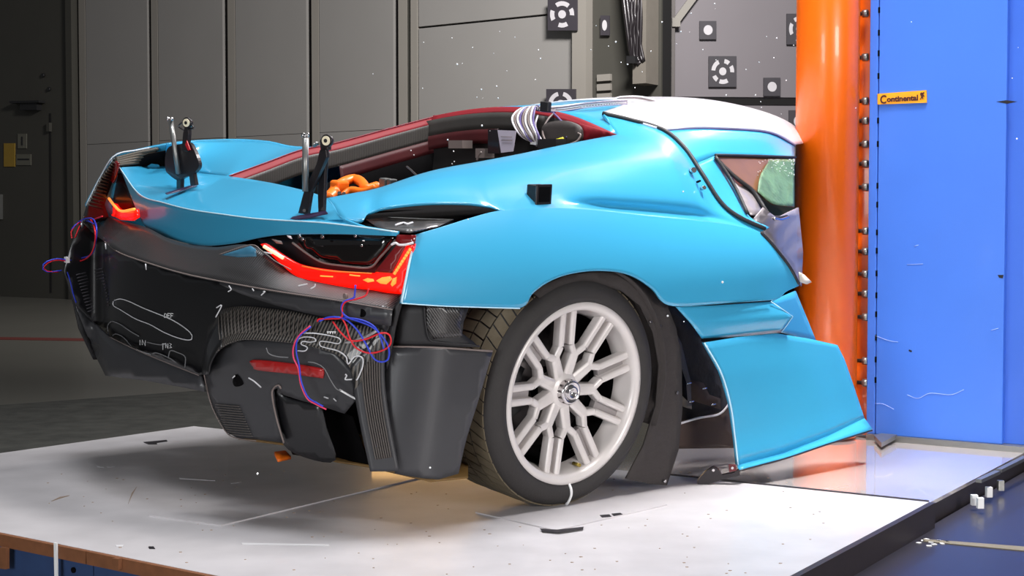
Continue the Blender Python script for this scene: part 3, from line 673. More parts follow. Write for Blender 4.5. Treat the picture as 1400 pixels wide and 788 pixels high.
LVS = mat('olive_louvre_slat', (66, 58, 46), .5)
lv = grid('louvre_panel', [[a * (1 - t) + b * t - np.array([0, 0, .02]) for a, b in zip(la, lb_)] for t in np.linspace(0, 1, 5)], PIT, car, face_to=tuple(CO), thick=.004)
for k in range(5):
    t = .10 + k * .16
    tube('louvre_slat', [a * (1 - t) + b * t for a, b in list(zip(la, lb_))[::3]], .0065, LVS, lv, 6)
def rx(b): return float(np.interp(b, [213, 243, 281, 305], [-.850, -.888, -.912, -.90]))
rp = sheet('ribbed_corner_panel', [(119, 281), (137, 245), (157, 216), (161, 222), (155, 245), (147, 268), (143, 280), (150, 300), (130, 305), (113, 300)], None, CARB_D, car, 6, .004, fn=lambda a, b: P(a, b, x=rx(b)))
for k in range(17):
    t = k / 16
    a = np.array([121, 280]) * (1 - t) + np.array([157, 219]) * t + np.array([-2, -3.5]) * math.sin(PI * t) ; b = a + np.array([20 - 16 * t, 5 - 3 * t])
    tube('rib', [P(*a, x=rx(a[1]) + .004), P(*b, x=rx(b[1]) + .004)], .0032, LVS, rp, 5)

# engine bay
bay = tag(mesh('engine_bay_tub', *join([box_geo((0, -.02, .62), (.86, .92, .02)), box_geo((-.40, .1, .70), (.02, .9, .18)), box_geo((.39, .0, .74), (.02, .9, .26)), box_geo((0, -.47, .72), (.84, .02, .22)), box_geo((0, .60, .80), (.86, .02, .40))]), PIT, car, smooth=False))
def lower(pts, d): return [p + np.array(d) for p in pts]
rim_l = coons('red_bay_frame', lower(OPEN_L, (.022, 0, -.022)), OPEN_L, [OPEN_L[0] + np.array((.022, 0, -.022)), OPEN_L[0]], [OPEN_L[-1] + np.array((.022, 0, -.022)), OPEN_L[-1]], REDP, car, 40, 4, thick=.004)
tube('bay_edge', [p + np.array((.002, 0, .002)) for p in OPEN_L], .0014, mat('pale_red_edge', (160, 70, 84), .5), rim_l, 5)
q0, q1 = lower(OPEN_L, (.022, 0, -.022)), lower(OPEN_L, (.026, 0, -.085))
coons('carbon_side_panel', q1, q0, [q1[0], q0[0]], [q1[-1], q0[-1]], CARB_IN, car, 40, 6, thick=.004)
q2 = lower(OPEN_L, (.04, 0, -.135)); 
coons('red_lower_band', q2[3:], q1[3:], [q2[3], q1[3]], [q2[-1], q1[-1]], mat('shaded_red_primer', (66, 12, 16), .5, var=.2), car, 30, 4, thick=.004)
q3 = [np.array([p[0] + .05, p[1], .62]) for p in OPEN_L]
coons('bay_side_liner', q3, q2, [q3[0], q2[0]], [q3[-1], q2[-1]], PIT, car, 30, 5, thick=.004)
FRl = lower(FRONT, (0, -.02, -.022)); FRm = lower(FRONT, (0, -.03, -.075))
coons('front_frame', FRl, FRONT, [FRl[0], FRONT[0]], [FRl[-1], FRONT[-1]], REDP, car, 30, 4, thick=.004)
FRl2 = lower(FRONT, (0, -.035, -.26))
coons('front_bulkhead', FRl2, FRl, [FRl2[0], FRl[0]], [FRl2[-1], FRl[-1]], mat('dark_bulkhead', (17, 14, 14), .6, var=.3, scale=14), car, 30, 8, thick=.004)
fa, fb, fc_ = lower(FRONT[:6], (.0, -.04, -.022)), lower(FRONT[:6], (.0, -.045, -.085)), lower(FRONT[:4], (0, -.05, -.14))
coons('carbon_front_band', fb, fa, [fb[0], fa[0]], [fb[-1], fa[-1]], mat('grey_inner_trim', (56, 53, 50), .6, var=.15), car, 20, 4, thick=.004)
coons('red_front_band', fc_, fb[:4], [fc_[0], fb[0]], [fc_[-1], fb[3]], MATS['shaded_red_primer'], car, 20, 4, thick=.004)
sheet('red_corner_gusset', [(792, 169), (843, 184), (800, 193), (770, 198)], None, REDP, car, 8, .004, fn=lambda a, b: P(a, b, y=.525 + (843 - a) * .0003))
sheet('rubber_boot', smooth_poly([(742, 172), (765, 165), (785, 170), (792, 180), (788, 195), (760, 201), (742, 196)], 30), None, mat('grey_rubber_boot', (58, 52, 50), .7), car, 7, .02, fn=lambda a, b: P(a, b, y=.50))
for (x0, y0, x1, y1, m) in ((613, 192, 632, 203, WGREY), (650, 203, 662, 216, WGREY), (667, 177, 682, 210, DMETAL), (735, 190, 760, 203, BLACK)):
    prism('bay_module', [P(x0, y0, y=.42), P(x1, y0, y=.42), P(x1, y1, y=.42), P(x0, y1, y=.42)], (0, .05, 0), m, car)
lb = prism('paper_label', [P(680, 178, y=.36), P(705, 179, y=.36), P(701, 207, y=.36), P(685, 209, y=.36)], (0, .004, 0), LABELM, car)
for y in (187, 192): tube('printed_line', [P(685, y, y=.357), P(700, y + .5, y=.357)], .0012, WGREY, lb, 5)
tube('clip', [P(740 - 82, 208, y=.3), P(740 - 86, 213, y=.3), P(740 - 88, 219, y=.3)], .004, WGREY, car, 6)
tube('hose_clip', [P(556, 228, y=-.1), P(563, 234, y=-.12), P(570, 242, y=-.14), P(561, 244, y=-.14)], .004, CHROME, car, 6)
hv = tube('high_voltage_cable', [P(452, 269, y=-.30), P(458, 258, y=-.28), P(470, 249, y=-.24), P(484, 245, y=-.18), P(494, 249, y=-.2), P(502, 258, y=-.24), P(516, 255, y=-.2)], .017, ORANGEC, car, 10)
tube('branch_cable', [P(468, 268, y=-.30), P(480, 260, y=-.27), P(497, 262, y=-.26), P(514, 256, y=-.24)], .012, ORANGEC, hv, 8)
box('orange_connector', P(464, 259, y=-.27), (.05, .05, .06), ORANGEC, hv, bevel=.008)
tube('cable_end', [P(448, 271, y=-.36), P(455, 265, y=-.32), P(462, 262, y=-.3)], .02, ORANGEC, hv, 8)
for (a, b) in ((464, 267), (470, 268)): cyl('terminal', P(a, b, y=-.33), P(a, b - 3, y=-.34), .007, CHROME, hv, 8)
box('metal_connector', P(527, 252, y=-.2), (.035, .03, .04), STEEL, car, bevel=.004); box('metal_connector', P(536, 250, y=-.2), (.02, .03, .025), STEEL, car, bevel=.004)

# wing mounts
def zq(px, py, yy): return P(px, py, y=yy)
ml = -.635
mountL = empty('wing_mount', (0, 0, 0)); mountL.parent = car
prism('mount_plate', [zq(a, b, ml) for a, b in smooth_poly(((226, 213), (231, 201), (247, 197), (258, 195), (264, 203), (271, 220), (271, 230), (262, 239), (251, 243), (243, 247), (230, 238), (226, 230)), 48)], (0, .012, 0), DMETAL, mountL)
prism('neck', [zq(a, b, ml - .004) for a, b in ((248, 206), (250, 182), (252, 174), (257, 175), (257, 184), (256, 196), (257, 208))], (0, .014, 0), DMETAL, mountL, .002)
prism('red_tag', [zq(a, b, ml - .006) for a, b in ((255, 192), (260, 205), (257, 206), (253, 198))], (0, .003, 0), WRED, mountL)
prism('mount_leg', [zq(a, b, ml) for a, b in ((241, 244), (247.5, 243), (247, 259), (241, 260))], (0, .014, 0), DMETAL, mountL, .002)
prism('mount_leg', [zq(a, b, ml) for a, b in ((258, 238), (264, 236), (267, 253), (260, 254))], (0, .014, 0), DMETAL, mountL, .002)
prism('mount_slot', [P(226, 265, z=.862), P(240, 261, z=.866), P(269, 252, z=.880), P(270, 254, z=.878), P(245, 262.5, z=.866), P(228, 266.5, z=.862)], (0, 0, .003), mat('violet_black_trim', (38, 18, 58), .5), mountL)
def dot(mount, a, b, yy, rr):
    c = zq(a, b, yy - .012); d = np.array([.35, -.9, 0]); d = d / np.linalg.norm(d)
    cyl('dot_housing', c - d * .012, c, rr * 1.35, DMETAL, mount, 18); cyl('dot_target', c, c + d * .003, rr, mat('cream_target', (250, 236, 205), .4), mount, 18) if 'cream_target' not in MATS else cyl('dot_target', c, c + d * .003, rr, MATS['cream_target'], mount, 18)
    cyl('dot_centre', c + d * .003, c + d * .005, rr * .42, BLACK, mount, 12)
dot(mountL, 255, 168, ml, .0135)
for s in ((243, 173, 249, 167), (266, 175, 260, 168)):
    tube('dot_bracket', [zq(252, 178, ml), zq(s[0], s[1], ml), zq(s[2], s[3], ml)], .0035, DMETAL, mountL, 6, False)
    cyl('clip_bolt', zq(s[0], s[1], ml - .004), zq(s[0], s[1], ml - .01), .004, CHROME, mountL, 8)
rodL = tube('wing_rod', [zq(233, 163, ml - .01), zq(238, 196, ml - .01), zq(244, 238, ml - .01)], .0085, STEEL, mountL, 10, False)
for dx in (-2.5, 2.5): cyl('rod_pin', zq(232 + dx, 165, ml - .012), zq(232 + dx, 160.5, ml - .012), .006, CHROME, mountL, 8)
mountR = empty('wing_mount', (0, 0, 0)); mountR.parent = car
mr = -.70
prism('rear_arm', [zq(a, b, mr) for a, b in ((437, 205), (445, 201), (446, 215), (425, 262), (419, 299), (405, 300), (415, 262), (432, 225))], (0, .012, 0), DMETAL, mountR, .002)
prism('front_arm', [zq(a, b, mr + .02) for a, b in ((437, 212), (445, 205), (444, 230), (441.5, 292), (435, 295), (434, 262), (435.5, 232))], (0, .012, 0), DMETAL, mountR, .002)
prism('head_plate', [zq(a, b, mr) for a, b in ((437, 192), (442, 186), (447, 188), (447, 205), (438, 208))], (0, .016, 0), DMETAL, mountR, .002)
prism('mount_slot', [P(388, 301, y=-.745), P(410, 296, y=-.715), P(445, 290, y=-.69), P(448, 293, y=-.70), P(420, 299, y=-.73), P(404, 301.5, y=-.745)], (0, 0, .004), MATS['violet_black_trim'], mountR)
dot(mountR, 446, 192.5, mr, .0135)
for (a, b) in ((433, 195), (430, 197)): cyl('clip_bolt', zq(a, b, mr - .01), zq(a, b + 3, mr - .012), .006, STEEL, mountR, 8)
for (a, b, s) in ((416, 288, .005), (442, 286, .006)): cyl('clip_bolt', zq(a, b, mr - .004), zq(a, b, mr - .012), s, CHROME if s < .006 else DMETAL, mountR, 8)
tube('wing_rod', [zq(417.5, 189, mr - .012), zq(417.5, 262, mr - .012)], .0095, STEEL, mountR, 10, False)
for dx, dy in ((-3, 0), (0, 1), (3, 0)): cyl('rod_pin', zq(417.5 + dx, 188 + dy, mr - .014), zq(417.5 + dx, 182 + dy, mr - .014), .005, CHROME, mountR, 8)

# tail lamps
FH = FR(yc=.86, k=.27, e=2.2)
FHi = FR(yc=.78, k=.27, e=2.2)
lampR = empty('tail_lamp', (0, 0, 0)); lampR.parent = car
sheet('lamp_housing', [(352, 328), (400, 321), (460, 320.5), (545, 322.5), (566, 326), (560, 345), (548, 398), (510, 394), (430, 384), (395, 366), (372, 347)], FHi, CARB_D, lampR, 10, .004)
sheet('smoked_lens', [(405, 323), (460, 321.5), (540, 322)] + cv([(525, 345), (507, 364), (470, 362), (440, 357), (420, 345), (408, 330)]), FR(yc=.81, k=.27, e=2.2), DGLASS, lampR, 10, .004)
tube('housing_step', H([(400, 332), (420, 347), (441, 359), (470, 363.5), (505, 366), (520, 352), (541, 328)], FR(yc=.825, k=.27, e=2.2)), .0035, WGREY, lampR, 6)
sheet('led_bar', cv([(356, 334), (363, 334.5), (388, 351), (412, 363), (450, 369.5), (480, 372.5), (512, 374)], 40) + [(524, 362), (548, 336), (567, 334), (560, 365), (547, 404)] + cv([(510, 397), (470, 393), (430, 388), (402, 376), (378, 356)], 30), FH, LEDR, lampR, 7, .012)
sheet('upper_lens', [(541, 329), (543, 321), (568, 322), (566, 336), (548, 337)], FH, LEDD, lampR, 6, .01)
sheet('side_lens', [(512, 372), (543, 334), (556, 334), (536, 374)], FR(yc=.864, k=.27, e=2.2), LEDD, lampR, 6, .004)
FHo = FR(yc=.866, k=.27, e=2.2)
tube('lamp_core', H([(361, 337), (374, 345), (387, 353)], FHo), .0055, LEDP, lampR, 6)
for k in range(9):
    t0, t1 = k / 9, (k + .72) / 9; L = lambda t: (539 + 23 * t, 375 - 36 * t)
    tube('lamp_core', H([L(t0), L(t1)], FHo), .0045, LEDC, lampR, 6)
for poly in ([(496, 383), (502, 380.5), (510, 382), (511, 385), (503, 386.5)], [(514, 384), (522, 379.5), (533, 378), (536, 382), (528, 389), (520, 388)], [(537, 381), (542, 379), (541, 388), (536, 392), (534, 389)]):
    sheet('lamp_core', poly, FHo, LEDC, lampR, 4, .003)
tube('lamp_core', H([(413, 364), (450, 370.5), (508, 374)], FHo), .002, mat('dull_amber_line', (200, 110, 40), .4, emit=(220, 100, 30), estr=.5), lampR, 5)
for pts in ([(438, 377.5), (446, 378), (455, 378.5)], [(478, 376), (486, 377), (492, 377.5)]): tube('lamp_core', H(pts, FHo), .002, LEDC, lampR, 5)
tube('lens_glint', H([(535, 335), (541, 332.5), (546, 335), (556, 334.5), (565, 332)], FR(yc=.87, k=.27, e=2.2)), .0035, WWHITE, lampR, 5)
for (a, b, r) in ((411, 323, .005), (415, 327, .005), (442, 323.5, .006), (487, 323, .004), (496, 336, .004)): c = hit(a, b, FR(yc=.83, k=.27, e=2.2)); cyl('lens_bolt', c, c - np.array([0, .006, 0]), r, CHROME, lampR, 8)
sheet('lens_chip', [(371, 327), (384, 330), (386, 334), (378, 333)], FR(yc=.84, k=.27, e=2.2), WGREY, lampR, 5, .003)
sheet('lens_chip', [(392, 322), (397, 323), (399, 327), (394, 325)], FR(yc=.84, k=.27, e=2.2), WWHITE, lampR, 5, .003)
lampL = empty('tail_lamp', (0, 0, 0)); lampL.parent = car
FHl = FR(yc=.86, k=.27, e=2.2)
sheet('lamp_housing', [(158, 222), (164, 230), (176, 255), (187, 287), (165, 290), (150, 282), (146, 266), (151, 245)], None, CARB_D, lampL, 6, .004, fn=lambda a, b: P(a, b, y=-.605))
sheet('led_bar', [(146.5, 270), (150, 271), (160, 284), (167, 289), (186, 286), (187.5, 297), (180, 302), (165, 301), (152, 294), (144, 282)], FHl, LEDR, lampL, 4, .01)
sheet('side_lens', [(156.5, 221), (161, 224), (155.5, 246), (149, 270), (143, 278), (147, 258)], FHl, LEDD, lampL, 5, .008)
tube('lamp_core', H([(148.5, 271), (157, 282), (166, 289), (184, 286)], FR(yc=.872, k=.27, e=2.2)), .0045, LEDC, lampL, 6)

# bumper: upper carbon band, concave middle, ribbed surround and diffuser
CREASEpx = [(113, 303), (126, 318), (144, 331), (164, 346), (200, 359), (250, 374), (307, 386), (380, 399), (454, 410), (536, 424)]
FB1 = FR(yc=.93, k=.27, e=2.3, tilt=0.0)
FB0 = FR(yc=.84, k=.25, e=2.3, tilt=0.0)
CREASE = H(CREASEpx, FB1)
UPpx = [(130, 300), (146, 296), (165, 302), (200, 311), (240, 330), (290, 338), (345, 336), (400, 372), (455, 388), (549, 402)]
UPPER = H(UPpx, FB0)
bumper = coons('upper_bumper_band', CREASE, UPPER, [CREASE[0], UPPER[0]], [CREASE[-1], UPPER[-1]], CARB, car, 60, 8, thick=.006)
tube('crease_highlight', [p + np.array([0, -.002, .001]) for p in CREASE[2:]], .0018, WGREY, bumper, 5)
sheet('blue_chip', [(302, 349), (342, 336.5), (349, 341), (350, 351), (326, 352)], FR(yc=.90, k=.25, e=2.3), mat('dim_blue_chip', (60, 120, 150), .35, 0, .4, .2, 30), bumper, 6, .003)
tube('chip_edge', H([(300, 348), (342, 335), (358, 343), (376, 357), (398, 369)], FR(yc=.905, k=.25, e=2.3)), .0015, WGREY, bumper, 5)
MIDpx = [(110, 405), (117, 431), (150, 461), (185, 477), (230, 497), (273, 514), (330, 470), (400, 455), (454, 450), (534, 447)]
FM = FR(yc=.86, k=.24, e=2.3)
MIDL = H(MIDpx, FM)
M1 = H([(92, 318), (88, 371), (91, 381), (103, 417)], FR(yc=.90, k=.25, e=2.3))
lipdn = [p + np.array([0, .004, -.006]) for p in CREASE]
sheet('bumper_middle', [(112, 303), (126, 318), (144, 331.5), (164, 346.5), (200, 359.5), (250, 374.5), (307, 386.5), (380, 399.5), (454, 410.5), (536, 424), (533, 462), (470, 445), (400, 440), (320, 430), (295, 450), (282, 505), (273, 514), (230, 497), (185, 478), (150, 461), (117, 431), (103, 417), (92, 385), (87, 371), (98, 333)],
      FR(yc=.885, k=.245, e=2.3, tilt=-.05), CARB_D, car, 10, .006)
sheet('crease_underside', cv([(300, 386.5), (380, 400), (454, 411), (536, 425)]) + cv([(534, 446), (470, 438), (400, 424), (340, 406), (300, 389)]), FR(yc=.908, k=.245, e=2.3, tilt=-.05), GREYB, car, 10, .004)
for k in range(13):
    y = 374 + k * 4.2; x0 = 104 + k * 1.3
    tube('corner_rib', [hit(x0 + t * (36 - k * .6), y + 2 - t * 9, FR(yc=.888, k=.245, e=2.3, tilt=-.05)) for t in (0, .35, .7, 1)], .0018, mat('dim_violet_rib', (66, 62, 68), .5), car, 5)
pod = sheet('left_lower_pod', cv([(103, 418), (118, 432), (150, 462), (185, 479), (230, 498), (274, 515)])+[(277, 526), (279, 536), (250, 530), (200, 521), (144, 514), (133, 492)], FR(yc=.895, k=.245, e=2.3, tilt=.03), GREYB, car, 10, .008)
tube('pod_crease', H([(150, 461), (185, 478), (230, 497), (272, 513.5)], FR(yc=.903, k=.245, e=2.3, tilt=.03)), .0015, WGREY, pod, 5)
sheet('left_side_skirt', [(88, 372), (104, 417), (118, 440), (134, 492), (128, 492), (108, 450), (101, 418)], None, BLACK, car, 8, .006, fn=lambda a, b: P(a, b, x=-.96))
# ribbed surround (an arch over the diffuser)
OUT = [(276, 513), (277, 492), (283, 465), (300, 428), (318, 420), (345, 419.5), (400, 426), (435, 433.5), (480, 443), (520, 450), (528, 462), (527, 480), (526, 520), (532, 570), (546, 645)]
INN = [(284, 512), (287, 497), (295, 482), (303, 474), (322, 466), (345, 464), (400, 469), (430, 475), (460, 485), (478, 503), (483, 520), (484, 535), (486, 548), (494, 590), (506, 645)]
FD = FR(yc=.945, k=.30, e=2.3, tilt=-.06)
FDo = FR(yc=.945, k=.27, e=2.3, tilt=0.0)
so_, si_ = H(OUT, FR(yc=.90, k=.26, e=2.3)), H(INN, FR(yc=.965, k=.30, e=2.3))
sur = coons('diffuser_surround', so_[2:12], si_[2:12], [so_[2], si_[2]], [so_[11], si_[11]], CARB_R, car, 60, 8, thick=.006)
def lerp_ring(i0, i1, n, t0, t1, m, nm):
    A_, B_ = rs(so_[i0:i1], n), rs(si_[i0:i1], n)
    for k in range(n):
        a, b = A_[k], B_[k]; tube(nm, [a + (b - a) * t0 + np.array([0, -.003, .001]), a + (b - a) * ((t0 + t1) / 2) + np.array([0, -.005, .001]), a + (b - a) * t1 + np.array([0, -.004, 0])], .0024, m, sur, 5)
lerp_ring(3, 8, 26, .10, .80, mat('grey_carbon_rib', (82, 76, 72), .45), 'carbon_rib')
# right leg of the surround: long ribs running down to the floor
leg_o, leg_i = so_[9:], si_[9:]
coons('surround_leg', leg_o, leg_i, [leg_o[0], leg_i[0]], [leg_o[-1], leg_i[-1]], GREYB, car, 30, 8, thick=.008)
lo_, li_ = rs(leg_o, 20), rs(leg_i, 20)
for k in range(8):
    t = .16 + k * .075
    tube('leg_rib', [lo_[i] * (1 - t) + li_[i] * t + np.array([.001, -.004, 0]) for i in range(2, 20, 3)], .0022, MATS['grey_carbon_rib'], car, 5)
left_o, left_i = so_[:4], si_[:4]
coons('surround_left_leg', left_o, left_i, [left_o[0], left_i[0]], [left_o[-1], left_i[-1]], CARB_D, car, 12, 5, thick=.006)
# diffuser body
dif = sheet('diffuser_body', INN[:13] + [(471, 566), (440, 556), (405, 546), (387, 540), (379, 531), (373, 534), (375, 556), (386, 606), (350, 601), (326, 600), (309, 591), (289, 554), (277, 506)], FR(yc=.955, k=.30, e=2.3, tilt=-.25), GREYB, car, 9, .008)
tube('body_edge', H([(278, 508), (289, 554), (309, 591), (326, 600), (350, 603)], FR(yc=.957, k=.30, e=2.3, tilt=-.25)), .002, WGREY, dif, 5)
for k in range(13):
    y = 553 + k * 3.4; x0 = 294 + k * 1.35 + (2 if k > 10 else 0); x1 = 327 + k * 1.5
    tube('body_rib', H([(x0, y), ((x0 + x1) / 2, y + 1.6), (x1, y + 3)], FR(yc=.959, k=.30, e=2.3, tilt=-.25)), .0016, MATS['grey_carbon_rib'], dif, 5)
sheet('reflector', smooth_poly([(344, 493), (390, 497), (436, 504), (442, 508), (441, 516.5), (436, 517), (392, 511), (352, 506.5), (346, 502)], 36), FR(yc=.962, k=.30, e=2.3, tilt=-.25), REDR, dif, 6, .008)
sheet('tow_hole', smooth_poly([(318, 522), (322, 512.5), (328, 517), (332, 526), (322, 529)], 20), FR(yc=.958, k=.30, e=2.3, tilt=-.25), PIT, dif, 4, .003)
fin = sheet('diffuser_fin', smooth_poly([(371, 536), (374, 530), (380, 526), (384, 531), (385, 540), (396, 546), (420, 552), (438, 557), (446, 585), (458, 630), (420, 627), (388, 609), (378, 572)], 60), FR(yc=.935, k=.30, e=2.3, tilt=-.25), CARB_D, car, 8, .006)
tube('fin_edge', H([(388, 606), (378, 572), (372, 540), (375, 530), (381, 527), (384, 532)], FR(yc=.957, k=.30, e=2.3, tilt=-.25)), .003, WGREY, fin, 6)
sheet('diffuser_mouth', [(384, 541), (430, 550), (471, 566), (482, 570), (504, 637), (457, 631), (400, 622), (384, 590)], FR(yc=.80, k=.30, e=2.3, tilt=-.25), PIT, car, 10, .004)
sheet('undertray', [(326, 599), (389, 607), (458, 630), (504, 637), (589, 657), (640, 652), (640, 610), (560, 590), (400, 590)], None, mat('tan_undertray', (120, 92, 50), .6), car, 14, .006, fn=lambda a, b: P(a, b, z=.135) if b > 612 else P(a, b, z=.15))
sheet('jacking_pad', [(375, 618), (390, 616), (398, 624), (380, 628)], None, ORANGEC, car, 6, .01, fn=lambda a, b: P(a, b, z=.115))
for pts in ([(443, 543), (449, 545)], [(456, 545), (460, 549)], [(318, 309 + 208), (321, 309 + 205)]): tube('chip_mark', H(pts, FR(yc=.963, k=.30, e=2.3, tilt=-.25)), .002, CHALK, dif, 5)

# right rear corner
corner = sheet('corner_panel', cv([(533, 474), (600, 475), (674, 480)]) + cv([(668, 500), (655, 545), (638, 600), (627, 648)]) + cv([(600, 656), (575, 654), (540, 648)]) + cv([(530, 600), (522, 545), (526, 505)]), FSR(k=.10, yc=.842, tilt=.10), GREYB, car, 9, .008)
tube('corner_edge', H([(537, 474), (600, 475.5), (673, 480.5)], FSR(k=.10, yc=.846, tilt=.10)), .003, WGREY, corner, 6)
sheet('corner_recess', [(550, 416), (600, 419), (641, 421), (634, 440), (632, 456), (648, 468), (655, 475), (600, 475), (537, 474), (541, 445)], FSR(k=.10, yc=.84), BLACK, car, 9, .006)
sheet('recess_mesh', [(583, 419), (634, 421), (629, 445), (632, 460), (592, 464), (583, 450)], FSR(k=.10, yc=.846), CARB_RY, car, 8, .003)
tube('mesh_frame', H([(580, 420), (582, 445), (587, 464), (600, 468), (640, 471), (655, 474)], FSR(k=.10, yc=.85)), .003, BLACK, car, 6)
sheet('light_pillar', [(536, 424), (548, 404), (549, 416), (541, 446), (536, 474), (529, 505), (524, 470), (533, 448)], FR(yc=.90, k=.26, e=2.3), BLACK, car, 7, .006)
for (a, b) in ((497, 428), (474, 405)): c = hit(a, b, FR(yc=.915, k=.26, e=2.3)); cyl('bumper_hole', c, c - np.array([0, .008, 0]), .012 if b > 420 else .008, PIT if b > 420 else WGREY, car, 12)
for pts in ([(313, 391), (316, 396), (312, 399)], [(345, 395), (347, 398)], [(357, 404), (362, 399), (360, 399)], [(408, 391), (418, 389), (420, 388.5)], [(425, 395), (430, 392), (431, 388.5)], [(144, 333), (145, 341)], [(199, 361), (200, 369)], [(296, 421), (303, 418), (295, 434)], [(361, 345), (372, 347)]):
    tube('chalk_mark', H(pts, FR(yc=.94, k=.27, e=2.3)), .0019, CHALK, car, 5)

# chalk outlines and scribbles on the bumper
FCH = FR(yc=.889, k=.245, e=2.3, tilt=-.05)
FCD = FR(yc=.968, k=.30, e=2.3)
def chalk(pts, F=FCH, r=.0018, m=CHALK): tube('chalk_line', H(pts, F), r, m, car, 5)
DCH = mat('faint_chalk', (120, 120, 122), .9)
chalk([(156, 411), (165, 409), (178, 413), (195, 421), (215, 429), (236, 438), (256, 451), (263, 460), (260, 465), (246, 463), (225, 455), (205, 444), (185, 436), (165, 424), (155, 418), (155, 412)])
chalk([(150, 462), (147, 448), (152, 440), (163, 443), (178, 453), (190, 460)], m=DCH); chalk([(152, 461), (158, 457), (168, 461), (178, 472), (182, 478)], m=DCH)
chalk([(201, 468), (214, 471), (224, 472)], m=DCH); chalk([(208, 484), (215, 483), (232, 490), (240, 496)], FR(yc=.893, k=.245, e=2.3), m=DCH)
chalk([(230, 490), (233, 480), (242, 482), (253, 488), (253, 503)], FR(yc=.893, k=.245, e=2.3), m=DCH)
chalk([(186, 478), (196, 482), (206, 485)], FR(yc=.893, k=.245, e=2.3), m=CHALK)
def letter(strokes, x, y, s, F=FCH):
    for st in strokes: tube('chalk_letter', H([(x + a * s, y + b * s + a * s * .2) for a, b in st], F), .0014, TAPE, car, 4, False)
LD = [[(0, 0), (0, 1), (.5, .8), (.5, .2), (0, 0)]]; LE = [[(.5, 0), (0, 0), (0, 1), (.5, 1)], [(0, .5), (.4, .5)]]; LF = [[(.5, 0), (0, 0), (0, 1)], [(0, .5), (.4, .5)]]
for i, L in enumerate((LD, LE, LF)): letter(L, 225 + i * 4.3, 428.5, 6)
for i, L in enumerate(([[(0, 0), (0, 1)]], [[(0, 1), (0, 0), (.6, 1), (.6, 0)]])): letter(L, 191.5 + i * 3, 465, 7)
for i, L in enumerate(([[(0, .2), (.6, 0)], [(.2, 0), (.2, 1.4)]], [[(0, 1), (0, 0), (.5, 1), (.5, 0)]], [[(0, 0), (.5, .2), (.1, .5), (.5, .8), (0, 1)]])): letter(L, 221.5 + i * 5, 469.5, 6.5)
chalk([(408, 464), (416, 461), (428, 462), (432, 466), (424, 468), (414, 467), (412, 471), (420, 475), (417, 480), (407, 480)], FCD)
chalk([(412, 456), (430, 456), (455, 460), (465, 464), (463, 470), (450, 468), (438, 467), (438, 473), (446, 476)], FCD); chalk([(446, 476), (462, 480), (473, 488), (476, 498), (485, 488), (495, 489), (496, 500), (490, 516), (487, 520)], FCD, .0022)
chalk([(472, 512), (474, 514), (472, 519), (481, 519)], FCD, .0022); chalk([(464, 533), (476, 540), (487, 546)], FR(yc=.966, k=.30, e=2.3, tilt=-.1), .003, TAPE)
chalk([(421, 495), (432, 497), (443, 504), (452, 520), (460, 532), (466, 534)], FCD, .0016, DCH); chalk([(364, 476), (368, 484), (380, 488), (394, 489)], FCD, .0016, DCH); chalk([(340, 517), (348, 522), (357, 530)], FCD, .0022)
for i in range(4): letter([[(0, .2), (.2, 1), (.5, .1)]], 447.5 + i * 3.2, 452.5, 4, FCD)
tube('corner_highlight', H([(447, 476), (470, 470), (497, 462), (516, 452)], FR(yc=.925, k=.27, e=2.3)), .0045, mat('corner_highlight_grey', (170, 168, 168), .2, .2, .6), car, 6)  # highlight on the carbon corner, painted as a light grey tube
